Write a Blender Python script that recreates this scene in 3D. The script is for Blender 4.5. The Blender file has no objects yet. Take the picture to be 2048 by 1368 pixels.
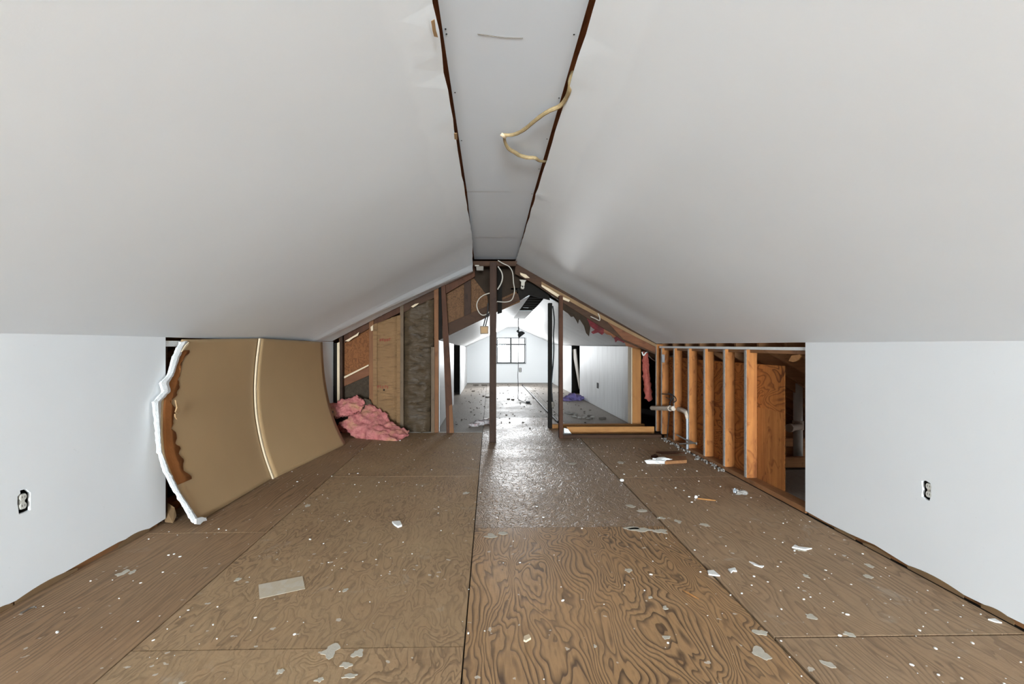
import bpy, bmesh, math, random
from mathutils import Vector, noise as mnoise

# ------------------------------------------------------------------ scene, camera, world, lights
SC = bpy.context.scene
COL = SC.collection
random.seed(11)
R = random.uniform

F_PX, PX, PY, EYE, YAW = 1010.0, 1003.0, 690.0, 1.15, math.radians(1.3)
cam_d = bpy.data.cameras.new('camera')
cam_d.sensor_width = 36.0
cam_d.lens = F_PX / 2048 * 36.0
cam_d.shift_x = (1024 - PX) / 2048
cam_d.shift_y = (PY - 684) / 2048
cam_d.clip_start = 0.02
cam = bpy.data.objects.new('camera', cam_d)
COL.objects.link(cam)
cam.location = (0, 0, EYE)
cam.rotation_euler = (math.pi / 2, 0, -YAW)
SC.camera = cam

SC.view_settings.view_transform = 'Standard'
SC.view_settings.look = 'None'
SC.view_settings.gamma = 1.0
SC.view_settings.use_curve_mapping = False
SC.view_settings.exposure = 0.45

W = bpy.data.worlds.new('daylight')
SC.world = W
W.use_nodes = True
W.node_tree.nodes['Background'].inputs[0].default_value = (0.93, 0.97, 1.0, 1)
W.node_tree.nodes['Background'].inputs[1].default_value = 1.6


def area(name, loc, rot, sx, sy, power, col=(1, 1, 1)):
    d = bpy.data.lights.new(name, 'AREA')
    d.shape = 'RECTANGLE'
    d.size, d.size_y = sx, sy
    d.energy = power
    d.color = col
    o = bpy.data.objects.new(name, d)
    COL.objects.link(o)
    o.location, o.rotation_euler = loc, rot
    return o


# far gable window's daylight; two lamps added at an invented opening behind the camera
area('daylight_far_window', (0.62, 15.12, 0.99), (-math.pi / 2, 0, 0), 0.82, 0.72, 125, (0.95, 0.98, 1.0))
area('added_near_lamp_low', (0.0, -9.32, 0.75), (math.pi / 2 + math.radians(14), 0, 0), 2.8, 0.9, 1120, (0.79, 0.92, 1.0))
area('added_near_lamp_high', (0.0, -9.32, 1.5), (math.pi / 2 - math.radians(14), 0, 0), 2.2, 0.7, 800, (0.79, 0.92, 1.0))


# ------------------------------------------------------------------ pixel of the photograph -> point of the place
def ray(x, y):
    a, b = (x - PX) / F_PX, -(y - PY) / F_PX
    return Vector((math.sin(YAW) + a * math.cos(YAW), math.cos(YAW) - a * math.sin(YAW), b))


def onZ(x, y, z=0.0):
    d = ray(x, y); t = (z - EYE) / d.z
    return Vector((d.x * t, d.y * t, z))


def onY(x, y, Y):
    d = ray(x, y); t = Y / d.y
    return Vector((d.x * t, Y, EYE + d.z * t))


def onX(x, y, X):
    d = ray(x, y); t = X / d.x
    return Vector((X, d.y * t, EYE + d.z * t))


# ------------------------------------------------------------------ materials
def new_mat(name):
    m = bpy.data.materials.new(name)
    m.use_nodes = True
    nt = m.node_tree
    b = nt.nodes['Principled BSDF']
    return m, nt, b


def nd(nt, typ, **kw):
    n = nt.nodes.new(typ)
    for k, v in kw.items():
        if k.startswith('_'):
            setattr(n, k[1:], v)
        else:
            n.inputs[k].default_value = v
    return n


def mth(nt, op, a, b=None, c=None, clamp=False):
    n = nt.nodes.new('ShaderNodeMath'); n.operation = op; n.use_clamp = clamp
    for i, v in enumerate((a, b, c)):
        if v is None: continue
        if isinstance(v, (int, float)): n.inputs[i].default_value = v
        else: nt.links.new(v, n.inputs[i])
    return n.outputs[0]


def mixc(nt, fac, a, b):
    n = nt.nodes.new('ShaderNodeMix'); n.data_type = 'RGBA'
    if isinstance(fac, (int, float)): n.inputs[0].default_value = fac
    else: nt.links.new(fac, n.inputs[0])
    for i, v in ((6, a), (7, b)):
        if isinstance(v, tuple): n.inputs[i].default_value = (*v, 1)
        else: nt.links.new(v, n.inputs[i])
    return n.outputs[2]


def ramp(nt, fac, stops):
    n = nt.nodes.new('ShaderNodeValToRGB')
    e = n.color_ramp.elements
    while len(e) < len(stops): e.new(0.5)
    for i, (p, v) in enumerate(stops):
        e[i].position = p
        e[i].color = (v, v, v, 1) if isinstance(v, (int, float)) else (*v, 1)
    nt.links.new(fac, n.inputs[0])
    return n.outputs[0]


def noise_(nt, vec, scale, detail=2.0, rough=0.5, dist=0.0):
    n = nd(nt, 'ShaderNodeTexNoise', Scale=scale, Detail=detail, Roughness=rough, Distortion=dist)
    nt.links.new(vec, n.inputs['Vector'])
    return n.outputs[0]


def coords(nt, scale=(1, 1, 1), rnd=True):
    tc = nt.nodes.new('ShaderNodeTexCoord')
    v = tc.outputs['Object']
    if rnd:
        oi = nt.nodes.new('ShaderNodeObjectInfo')
        off = mth(nt, 'MULTIPLY', oi.outputs['Random'], 37.0)
        cb = nt.nodes.new('ShaderNodeCombineXYZ')
        for i in range(3): nt.links.new(off, cb.inputs[i])
        ad = nt.nodes.new('ShaderNodeVectorMath'); ad.operation = 'ADD'
        nt.links.new(v, ad.inputs[0]); nt.links.new(cb.outputs[0], ad.inputs[1])
        v = ad.outputs[0]
    mp = nt.nodes.new('ShaderNodeMapping'); mp.inputs['Scale'].default_value = scale
    nt.links.new(v, mp.inputs['Vector'])
    return mp.outputs[0], v


def bump(nt, b, h, strength, dist=0.01):
    n = nd(nt, 'ShaderNodeBump', Strength=strength, Distance=dist)
    nt.links.new(h, n.inputs['Height'])
    nt.links.new(n.outputs[0], b.inputs['Normal'])


def mat_plain(name, col, rough=0.7, metal=0.0, var=0.12, scale=8.0, bmp=0.1, spec=0.2):
    m, nt, b = new_mat(name)
    v, _ = coords(nt)
    n = noise_(nt, v, scale, 4)
    dark = tuple(c * (1 - var) for c in col); lite = tuple(min(1, c * (1 + var)) for c in col)
    nt.links.new(mixc(nt, n, dark, lite), b.inputs['Base Color'])
    b.inputs['Roughness'].default_value = rough
    b.inputs['Metallic'].default_value = metal
    b.inputs['Specular IOR Level'].default_value = spec
    if bmp: bump(nt, b, noise_(nt, v, scale * 4, 3), bmp)
    return m


def mat_paint(name, col, rough=0.55, streak=None, scuff=0.0, grey=(0.5, 0.49, 0.48), spec=0.3, band=False):
    """White painted plasterboard: broad roller mottling, faint scuffs, optional smeared unpainted patches."""
    m, nt, b = new_mat(name)
    v, raw = coords(nt, rnd=False)
    n = noise_(nt, v, 1.6, 3)
    c = mixc(nt, ramp(nt, n, [(0.3, 0.0), (0.7, 1.0)]), tuple(x * 0.975 for x in col), col)
    if streak:
        mp = nt.nodes.new('ShaderNodeMapping'); mp.inputs['Scale'].default_value = streak
        nt.links.new(raw, mp.inputs['Vector'])
        s = noise_(nt, mp.outputs[0], 2.0, 5, 0.6)
        c = mixc(nt, ramp(nt, s, [(0.48, 0.0), (0.72, 0.55)]), c, grey)
    if band:      # the wide feathered stripe of joint compound left unpainted beside the ridge
        g = nt.nodes.new('ShaderNodeNewGeometry')
        sx = nt.nodes.new('ShaderNodeSeparateXYZ'); nt.links.new(g.outputs['Position'], sx.inputs[0])
        d = mth(nt, 'ABSOLUTE', mth(nt, 'SUBTRACT', sx.outputs[0], 0.085))
        d = mth(nt, 'ADD', d, mth(nt, 'MULTIPLY', noise_(nt, g.outputs['Position'], 3.0, 5), 0.1))
        c = mixc(nt, ramp(nt, d, [(0.43, 0.75), (0.455, 0.0)]), c, (0.91, 0.93, 0.95))
    if scuff:
        s = noise_(nt, v, 26, 6, 0.7)
        c = mixc(nt, mth(nt, 'MULTIPLY', ramp(nt, s, [(0.68, 0.0), (0.74, 1.0)]), scuff), c, (0.35, 0.33, 0.32))
    nt.links.new(c, b.inputs['Base Color'])
    b.inputs['Roughness'].default_value = rough
    b.inputs['Specular IOR Level'].default_value = spec
    bump(nt, b, noise_(nt, v, 120, 2), 0.04, 0.004)
    return m


def mat_ply(name, light, dark, sc=(4.0, 1.3, 1.0), lines=14.0, straight=6.0, contrast=0.9, dust=0.3, dustcol=(0.3, 0.25, 0.2),
            rough=0.5, specks=0.5, bmp=0.25, across=0, spec=0.3, stain=0.0, det=2.2, dist=0.35):
    """Rotary-cut plywood: contour lines of a stretched noise field, as the growth rings show in the veneer."""
    m, nt, b = new_mat(name)
    v, raw = coords(nt, sc)
    n = noise_(nt, v, 1.0, det, 0.42, dist)
    sep = nt.nodes.new('ShaderNodeSeparateXYZ'); nt.links.new(raw, sep.inputs[0])
    big = noise_(nt, raw, 1.1, 1)
    ph = mth(nt, 'ADD', mth(nt, 'MULTIPLY', n, lines), mth(nt, 'MULTIPLY', sep.outputs[across], straight))
    fr = mth(nt, 'FRACT', ph)
    ln = ramp(nt, fr, [(0.0, 0.85), (0.07, 1.0), (0.28, 0.5), (0.52, 0.0), (0.96, 0.12), (1.0, 0.85)])
    amt = mth(nt, 'MULTIPLY', ln, mth(nt, 'MULTIPLY', ramp(nt, noise_(nt, raw, 2.5, 3), [(0.25, 0.45), (0.7, 1.0)]), contrast))
    fine = nt.nodes.new('ShaderNodeMapping')
    fine.inputs['Scale'].default_value = (90, 9, 90) if across == 0 else ((9, 90, 90) if across == 1 else (90, 90, 9))
    nt.links.new(raw, fine.inputs['Vector'])
    fib = noise_(nt, fine.outputs[0], 1.0, 3)
    base = mixc(nt, big, tuple(x * 0.8 for x in light), tuple(min(1, x * 1.15) for x in light))
    c = mixc(nt, amt, base, dark)
    c = mixc(nt, mth(nt, 'MULTIPLY', ramp(nt, fib, [(0.45, 0.0), (0.75, 1.0)]), 0.35), c, dark)
    dn = ramp(nt, noise_(nt, raw, 1.7, 6, 0.62, 0.4), [(0.38, 0.0), (0.72, 1.0)])
    c = mixc(nt, mth(nt, 'MULTIPLY', dn, dust), c, dustcol)
    if stain:
        st = ramp(nt, noise_(nt, raw, 3.4, 7, 0.66, 0.6), [(0.62, 0.0), (0.72, 1.0)])
        c = mixc(nt, mth(nt, 'MULTIPLY', st, stain), c, (0.5, 0.46, 0.39))
    if specks:
        vo = nd(nt, 'ShaderNodeTexVoronoi', Scale=24.0, Randomness=1.0)
        wp = nt.nodes.new('ShaderNodeVectorMath'); wp.operation = 'ADD'
        nz = nd(nt, 'ShaderNodeTexNoise', Scale=22.0, Detail=3.0)
        nt.links.new(raw, nz.inputs['Vector'])
        scl = nt.nodes.new('ShaderNodeVectorMath'); scl.operation = 'SCALE'; scl.inputs['Scale'].default_value = 0.06
        nt.links.new(nz.outputs['Color'], scl.inputs[0])
        nt.links.new(raw, wp.inputs[0]); nt.links.new(scl.outputs[0], wp.inputs[1])
        nt.links.new(wp.outputs[0], vo.inputs['Vector'])
        sepc = nt.nodes.new('ShaderNodeSeparateColor'); nt.links.new(vo.outputs['Color'], sepc.inputs[0])
        th = mth(nt, 'MULTIPLY', mth(nt, 'POWER', sepc.outputs[0], 7.0), 0.26)
        k = mth(nt, 'LESS_THAN', vo.outputs['Distance'], th)
        c = mixc(nt, mth(nt, 'MULTIPLY', k, specks), c, (0.62, 0.57, 0.5))
    nt.links.new(c, b.inputs['Base Color'])
    rr = mth(nt, 'ADD', mth(nt, 'MULTIPLY', dn, 0.15), rough)
    nt.links.new(rr, b.inputs['Roughness'])
    b.inputs['Specular IOR Level'].default_value = spec
    if bmp: bump(nt, b, mth(nt, 'ADD', mth(nt, 'MULTIPLY', ln, -1.0), mth(nt, 'MULTIPLY', noise_(nt, raw, 70, 3), 1.2)), bmp, 0.006)
    return m


def mat_lumber(name, light, dark, axis=2, rough=0.6, knots=0.6, blot=0.35):
    """Sawn softwood with the grain along one axis, knots and darker blotches."""
    m, nt, b = new_mat(name)
    s = [26.0, 26.0, 26.0]; s[axis] = 1.6
    v, raw = coords(nt, tuple(s))
    n = noise_(nt, v, 1.0, 4, 0.6, 0.6)
    k = [9.0, 9.0, 9.0]; k[axis] = 4.5
    mp = nt.nodes.new('ShaderNodeMapping'); mp.inputs['Scale'].default_value = k
    nt.links.new(raw, mp.inputs['Vector'])
    kn = ramp(nt, noise_(nt, mp.outputs[0], 1.4, 2.5, 0.55, 1.2), [(0.56, 0.0), (0.72, 1.0)])
    bl = ramp(nt, noise_(nt, raw, 4.0, 4), [(0.4, 0.0), (0.7, 1.0)])
    c = mixc(nt, ramp(nt, n, [(0.32, 0.0), (0.68, 1.0)]), light, tuple(l * 0.55 + d * 0.45 for l, d in zip(light, dark)))
    c = mixc(nt, mth(nt, 'MULTIPLY', bl, blot), c, dark)
    c = mixc(nt, mth(nt, 'MULTIPLY', kn, knots), c, dark)
    nt.links.new(c, b.inputs['Base Color'])
    b.inputs['Roughness'].default_value = rough
    b.inputs['Specular IOR Level'].default_value = 0.1
    bump(nt, b, n, 0.2, 0.004)
    return m


def mat_fuzz(name, a, bcol, c3, scale=14.0, bmp=0.9):
    m, nt, b = new_mat(name)
    v, raw = coords(nt)
    n = noise_(nt, v, scale, 5, 0.65, 0.8)
    n2 = noise_(nt, v, scale * 0.35, 3, 0.5, 0.4)
    c = mixc(nt, ramp(nt, n, [(0.3, 0.0), (0.7, 1.0)]), a, bcol)
    c = mixc(nt, ramp(nt, n2, [(0.5, 0.0), (0.75, 0.85)]), c, c3)
    nt.links.new(c, b.inputs['Base Color'])
    b.inputs['Roughness'].default_value = 0.95
    b.inputs['Specular IOR Level'].default_value = 0.1
    bump(nt, b, noise_(nt, v, scale * 3.5, 5, 0.7, 1.0), bmp, 0.02)
    return m


def mat_kraft(name, light, dark, wrinkle=0.6, rough=0.7, wscale=(7.0, 7.0, 22.0)):
    """Kraft paper: soft horizontal wrinkles in the facing."""
    m, nt, b = new_mat(name)
    v, raw = coords(nt, wscale)
    n = noise_(nt, v, 1.0, 5, 0.6, 1.2)
    n2 = noise_(nt, raw, 3.0, 4)
    c = mixc(nt, ramp(nt, n2, [(0.3, 0.0), (0.7, 1.0)]), light, tuple(x * 0.8 for x in light))
    c = mixc(nt, ramp(nt, n, [(0.52, 0.0), (0.72, 0.75)]), c, dark)
    nt.links.new(c, b.inputs['Base Color'])
    b.inputs['Roughness'].default_value = rough
    b.inputs['Specular IOR Level'].default_value = 0.15
    bump(nt, b, n, wrinkle, 0.02)
    return m


def mat_glass(name):
    m, nt, b = new_mat(name)
    out = nt.nodes['Material Output']
    tr = nt.nodes.new('ShaderNodeBsdfTransparent')
    gl = nd(nt, 'ShaderNodeBsdfGlossy', Roughness=0.02)
    fr = nd(nt, 'ShaderNodeFresnel', IOR=1.45)
    mx = nt.nodes.new('ShaderNodeMixShader')
    nt.links.new(fr.outputs[0], mx.inputs[0]); nt.links.new(tr.outputs[0], mx.inputs[1]); nt.links.new(gl.outputs[0], mx.inputs[2])
    nt.links.new(mx.outputs[0], out.inputs['Surface'])
    return m


M = {}
M['wall'] = mat_paint('white_wall_paint', (0.85, 0.852, 0.857), 0.55, scuff=0.25)
M['ceil'] = mat_paint('white_ceiling_paint', (0.885, 0.907, 0.93), 0.5, spec=0.42, band=True)
M['joint'] = mat_paint('bare_joint_compound', (0.80, 0.80, 0.80), 0.6)
M['strip'] = mat_paint('bluish_white_plasterboard', (0.75, 0.785, 0.83), 0.6)
M['farwall'] = mat_paint('far_room_white_paint', (0.84, 0.84, 0.84), 0.5)
M['farceil'] = mat_paint('far_room_streaky_ceiling', (0.85, 0.85, 0.85), 0.5, streak=(0.5, 6.0, 0.5), grey=(0.66, 0.66, 0.66))
M['farstain'] = mat_paint('grey_scraped_plaster', (0.6, 0.6, 0.6), 0.8, streak=(3.0, 3.0, 3.0))
M['farknee'] = mat_paint('streaky_knee_wall_paint', (0.78, 0.78, 0.78), 0.55, streak=(3.0, 7.0, 0.7), grey=(0.55, 0.54, 0.53))
M['gyp'] = mat_plain('broken_gypsum', (0.8, 0.79, 0.78), 0.9, var=0.1, scale=40, bmp=0.6)
M['ply_mid'] = mat_ply('glossy_figured_plywood', (0.42, 0.242, 0.112), (0.05, 0.026, 0.016), (5.0, 1.7, 1), 18, 32, 1.0, 0.22, (0.36, 0.235, 0.145), 0.42, 0.7, 0.12, spec=0.35, det=2.6, dist=0.7)
M['ply_back'] = mat_ply('worn_grey_plywood', (0.31, 0.205, 0.128), (0.15, 0.095, 0.06), (17, 10, 1), 5, 10, 0.55, 0.5, (0.29, 0.205, 0.14), 0.36, 0.6, 0.7, spec=0.16, det=3, dist=1.0)
M['ply_left'] = mat_ply('dusty_plywood', (0.385, 0.245, 0.135), (0.135, 0.082, 0.047), (11, 4.2, 1), 8, 18, 0.85, 0.65, (0.40, 0.275, 0.155), 0.6, 0.7, 0.18, stain=0.3, spec=0.2, det=3, dist=0.9)
M['ply_edge'] = mat_ply('brown_straight_grain_plywood', (0.335, 0.2, 0.108), (0.115, 0.068, 0.037), (10, 1.1, 1), 8, 44, 0.8, 0.5, (0.33, 0.222, 0.135), 0.65, 0.6, 0.18, stain=0.2, spec=0.2)
M['ply_right'] = mat_ply('faded_plywood', (0.37, 0.235, 0.135), (0.14, 0.088, 0.053), (8, 1.9, 1), 10, 30, 0.8, 0.55, (0.35, 0.245, 0.155), 0.6, 0.7, 0.18, stain=0.28, spec=0.2, dist=0.6)
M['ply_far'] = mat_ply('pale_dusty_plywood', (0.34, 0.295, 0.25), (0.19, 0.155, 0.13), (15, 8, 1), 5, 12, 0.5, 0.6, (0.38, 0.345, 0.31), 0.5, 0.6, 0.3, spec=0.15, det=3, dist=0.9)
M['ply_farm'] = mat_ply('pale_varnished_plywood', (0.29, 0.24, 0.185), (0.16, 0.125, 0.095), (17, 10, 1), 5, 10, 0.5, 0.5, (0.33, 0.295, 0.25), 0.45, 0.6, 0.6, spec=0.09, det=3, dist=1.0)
M['ply_orange'] = mat_ply('orange_fir_plywood', (0.44, 0.16, 0.043), (0.09, 0.026, 0.009), (2.6, 2.0, 5.0), 15, 0, 1.0, 0.15, (0.35, 0.12, 0.035), 0.6, 0.0, 0.1, across=2, det=2.4, dist=0.8, spec=0.15)
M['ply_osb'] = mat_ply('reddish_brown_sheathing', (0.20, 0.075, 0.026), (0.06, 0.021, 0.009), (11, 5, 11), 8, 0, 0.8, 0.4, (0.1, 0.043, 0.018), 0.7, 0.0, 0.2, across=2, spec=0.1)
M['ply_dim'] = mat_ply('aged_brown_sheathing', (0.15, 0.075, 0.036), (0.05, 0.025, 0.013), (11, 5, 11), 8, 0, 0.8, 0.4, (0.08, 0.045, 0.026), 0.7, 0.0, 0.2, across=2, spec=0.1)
M['felt'] = mat_plain('dark_felt_paper', (0.034, 0.023, 0.016), 0.9, var=0.3, spec=0.05)
M['stud'] = mat_lumber('orange_fir_stud', (0.49, 0.195, 0.058), (0.15, 0.047, 0.016), 2, knots=0.85)
M['stud_x'] = mat_lumber('orange_fir_plate', (0.43, 0.20, 0.072), (0.2, 0.085, 0.03), 0)
M['stud_y'] = mat_lumber('brown_fir_plate', (0.33, 0.155, 0.065), (0.14, 0.06, 0.028), 1)
M['gold'] = mat_lumber('golden_pine', (0.40, 0.185, 0.06), (0.2, 0.085, 0.028), 0, knots=0.3, blot=0.25)
M['gold_z'] = mat_lumber('golden_pine_upright', (0.36, 0.155, 0.048), (0.17, 0.068, 0.024), 2, knots=0.35, blot=0.3)
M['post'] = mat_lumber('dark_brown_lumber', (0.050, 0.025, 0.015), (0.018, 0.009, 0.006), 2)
M['post_x'] = mat_lumber('dark_brown_beam', (0.066, 0.031, 0.016), (0.022, 0.011, 0.007), 0)
M['redstud'] = mat_lumber('red_brown_lumber', (0.085, 0.034, 0.017), (0.03, 0.012, 0.007), 2)
M['raft'] = mat_lumber('red_brown_rafter', (0.42, 0.14, 0.052), (0.08, 0.028, 0.013), 1)
M['raft_x'] = mat_lumber('weathered_rafter', (0.60, 0.29, 0.13), (0.24, 0.105, 0.045), 0)
M['brownstud'] = mat_lumber('warm_brown_stud', (0.20, 0.088, 0.038), (0.08, 0.032, 0.015), 2)
M['greystud'] = mat_lumber('grey_brown_stud', (0.15, 0.10, 0.062), (0.06, 0.038, 0.024), 2)
M['brownpaper'] = mat_plain('brown_board_paper', (0.2, 0.12, 0.06), 0.8, var=0.2)
M['redraft_x'] = mat_lumber('red_brown_brace', (0.17, 0.066, 0.03), (0.06, 0.024, 0.013), 0)
M['deck'] = mat_lumber('roof_board', (0.52, 0.235, 0.10), (0.2, 0.08, 0.035), 1)
M['black'] = mat_plain('black_wood_and_shade', (0.016, 0.0135, 0.0115), 0.9, var=0.3, spec=0.05)  # plain black wood, also the painted dark of doorways and ceiling hole
M['paper'] = mat_plain('brown_gypsum_paper', (0.42, 0.272, 0.138), 0.42, var=0.07, scale=2.5, bmp=0.02, spec=0.35)
M['torn'] = mat_plain('torn_inner_paper', (0.30, 0.108, 0.03), 0.8, var=0.3, scale=9, bmp=0.25)
M['edge'] = mat_plain('ivory_board_edge', (0.60, 0.47, 0.32), 0.75, var=0.12)
M['tan'] = mat_plain('tan_paper', (0.36, 0.22, 0.11), 0.75, var=0.15)
M['pink'] = mat_fuzz('pink_fibreglass', (0.70, 0.27, 0.24), (0.50, 0.14, 0.135), (0.58, 0.33, 0.16), 20, 1.0)
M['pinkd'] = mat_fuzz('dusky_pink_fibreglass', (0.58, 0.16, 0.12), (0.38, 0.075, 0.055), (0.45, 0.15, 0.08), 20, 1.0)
M['magenta'] = mat_fuzz('dirty_red_fibreglass', (0.2, 0.035, 0.04), (0.09, 0.02, 0.02), (0.05, 0.03, 0.025))
M['kraft'] = mat_kraft('tan_kraft_facing', (0.205, 0.112, 0.050), (0.10, 0.052, 0.022), 0.6, wscale=(5, 5, 26))
M['kraftd'] = mat_kraft('dark_kraft_facing', (0.074, 0.048, 0.027), (0.014, 0.009, 0.005), 1.0, 0.45, wscale=(4.5, 4.5, 15))
M['ink'] = mat_plain('faded_red_ink', (0.24, 0.045, 0.028), 0.8, var=0.2)
M['cable'] = mat_plain('old_tan_cable', (0.33, 0.235, 0.12), 0.8, var=0.35, scale=60)
M['whitecable'] = mat_plain('off_white_cable', (0.42, 0.37, 0.31), 0.7)
M['blackcable'] = mat_plain('black_rubber', (0.02, 0.02, 0.021), 0.6)
M['box'] = mat_plain('tan_metal_box', (0.20, 0.148, 0.105), 0.7, var=0.15)
M['rust'] = mat_plain('dull_metal', (0.17, 0.145, 0.12), 0.6, 0.2)
M['steel'] = mat_plain('galvanised_steel', (0.5, 0.55, 0.6), 0.35, 0.7)
M['pvc'] = mat_plain('grey_white_pipe_plastic', (0.74, 0.72, 0.66), 0.5, var=0.06)
M['pvct'] = mat_plain('dusty_cream_pipe', (0.56, 0.46, 0.37), 0.6)
M['outlet'] = mat_plain('ivory_plastic', (0.66, 0.63, 0.57), 0.45, var=0.05)
M['boxblack'] = mat_plain('black_outlet_box', (0.028, 0.025, 0.022), 0.8)
M['frame'] = mat_plain('grey_window_frame', (0.07, 0.07, 0.07), 0.6)
M['glass'] = mat_glass('window_glass')
M['rag'] = mat_fuzz('greyish_pink_rag', (0.6, 0.55, 0.54), (0.3, 0.24, 0.24), (0.4, 0.22, 0.22), 30, 0.4)
M['purple'] = mat_fuzz('purple_plastic', (0.15, 0.115, 0.24), (0.09, 0.08, 0.2), (0.3, 0.18, 0.28), 16, 0.3)
M['white'] = mat_plain('white_scrap', (0.78, 0.76, 0.73), 0.8, var=0.06)
M['splat'] = mat_plain('grey_white_plaster_spot', (0.52, 0.47, 0.39), 0.9, var=0.2, scale=40)
M['tape'] = mat_ply('stained_white_paper', (0.60, 0.54, 0.45), (0.5, 0.38, 0.24), (9, 9, 9), 2, 0, 0.5, 0.5, (0.48, 0.38, 0.25), 0.7, 0.0, 0.05, spec=0.2)
M['dirt'] = mat_plain('dark_dirt', (0.12, 0.10, 0.085), 0.9)
M['debris'] = mat_plain('grey_plaster_rubble', (0.33, 0.30, 0.27), 0.95, var=0.4, scale=50, bmp=0.8)
M['slab'] = mat_plain('dark_underfloor', (0.035, 0.025, 0.018), 0.9)
M['insul'] = mat_plain('loose_dark_dust', (0.05, 0.034, 0.022), 0.95, var=0.5, scale=30, bmp=0.8)


# ------------------------------------------------------------------ object helpers
def empty(name, loc, label=None, cat=None, group=None, kind=None):
    o = bpy.data.objects.new(name, None)
    o.empty_display_size = 0.1
    COL.objects.link(o)
    o.location = loc
    tag(o, label, cat, group, kind)
    return o


def tag(o, label=None, cat=None, group=None, kind=None):
    for k, v in (('label', label), ('category', cat), ('group', group), ('kind', kind)):
        if v: o[k] = v
    return o


def world_loc(o):
    v = Vector(o.location)
    while o.parent:
        o = o.parent; v = v + Vector(o.location)
    return v


def put(name, bm, mat, parent=None, label=None, cat=None, group=None, kind=None, smooth=False, centre=None):
    """Link a bmesh given in world coordinates as ONE object whose origin is the base of its own box."""
    bmesh.ops.recalc_face_normals(bm, faces=bm.faces)
    xs = [v.co for v in bm.verts]
    lo = Vector((min(c.x for c in xs), min(c.y for c in xs), min(c.z for c in xs)))
    hi = Vector((max(c.x for c in xs), max(c.y for c in xs), max(c.z for c in xs)))
    org = Vector(((lo.x + hi.x) / 2, (lo.y + hi.y) / 2, lo.z)) if centre is None else Vector(centre)
    for v in bm.verts: v.co -= org
    me = bpy.data.meshes.new(name)
    bm.to_mesh(me); bm.free()
    if smooth:
        for p in me.polygons: p.use_smooth = True
    me.materials.append(mat)
    o = bpy.data.objects.new(name, me)
    COL.objects.link(o)
    if parent is not None:
        o.parent = parent
        o.location = org - world_loc(parent)
    else:
        o.location = org
    return tag(o, label, cat, group, kind)


def box(bm, lo, hi):
    x0, y0, z0 = lo; x1, y1, z1 = hi
    vs = [bm.verts.new(p) for p in ((x0, y0, z0), (x1, y0, z0), (x1, y1, z0), (x0, y1, z0), (x0, y0, z1), (x1, y0, z1), (x1, y1, z1), (x0, y1, z1))]
    for f in ((0, 3, 2, 1), (4, 5, 6, 7), (0, 1, 5, 4), (1, 2, 6, 5), (2, 3, 7, 6), (3, 0, 4, 7)):
        bm.faces.new([vs[i] for i in f])
    return vs


def boxbm(lo, hi, bev=0.0):
    bm = bmesh.new(); box(bm, lo, hi)
    if bev: bmesh.ops.bevel(bm, geom=list(bm.edges), offset=bev, segments=1, affect='EDGES')
    return bm


def prism(pts, vec, bev=0.0):
    """Extrude a planar loop of world points by a vector."""
    bm = bmesh.new()
    vs = [bm.verts.new(p) for p in pts]
    f = bm.faces.new(vs)
    r = bmesh.ops.extrude_face_region(bm, geom=[f])
    bmesh.ops.translate(bm, vec=Vector(vec), verts=[g for g in r['geom'] if isinstance(g, bmesh.types.BMVert)])
    if bev: bmesh.ops.bevel(bm, geom=list(bm.edges), offset=bev, segments=1, affect='EDGES')
    return bm


def board(name, px, Y, t, mat, parent=None, bev=0.002, **kw):
    """A flat board facing the camera side, outline measured on the plane at depth Y."""
    return put(name, prism([onY(x, y, Y) for x, y in px], (0, t, 0), bev), mat, parent, **kw)


def tube(pts, r, n=8, closed=True):
    bm = bmesh.new()
    pts = [Vector(p) for p in pts]
    rr = r if isinstance(r, (list, tuple)) else [r] * len(pts)
    rings, up = [], None
    for i, p in enumerate(pts):
        d = (pts[min(i + 1, len(pts) - 1)] - pts[max(i - 1, 0)]).normalized()
        if up is None: up = d.orthogonal().normalized()
        up = (up - d * up.dot(d)).normalized()
        w = d.cross(up)
        rings.append([bm.verts.new(p + (up * math.cos(a) + w * math.sin(a)) * rr[i]) for a in [2 * math.pi * k / n for k in range(n)]])
    for a, b in zip(rings, rings[1:]):
        for k in range(n):
            bm.faces.new((a[k], a[(k + 1) % n], b[(k + 1) % n], b[k]))
    bm.faces.new(rings[0]); bm.faces.new(rings[-1])
    return bm


def spline(pts, k=6):
    pts = [Vector(p) for p in pts]
    out = []
    for i in range(len(pts) - 1):
        p0, p1, p2, p3 = pts[max(i - 1, 0)], pts[i], pts[i + 1], pts[min(i + 2, len(pts) - 1)]
        for j in range(k):
            t = j / k
            out.append(0.5 * (2 * p1 + (p2 - p0) * t + (2 * p0 - 5 * p1 + 4 * p2 - p3) * t * t + (3 * p1 - p0 - 3 * p2 + p3) * t ** 3))
    out.append(pts[-1])
    return out


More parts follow.
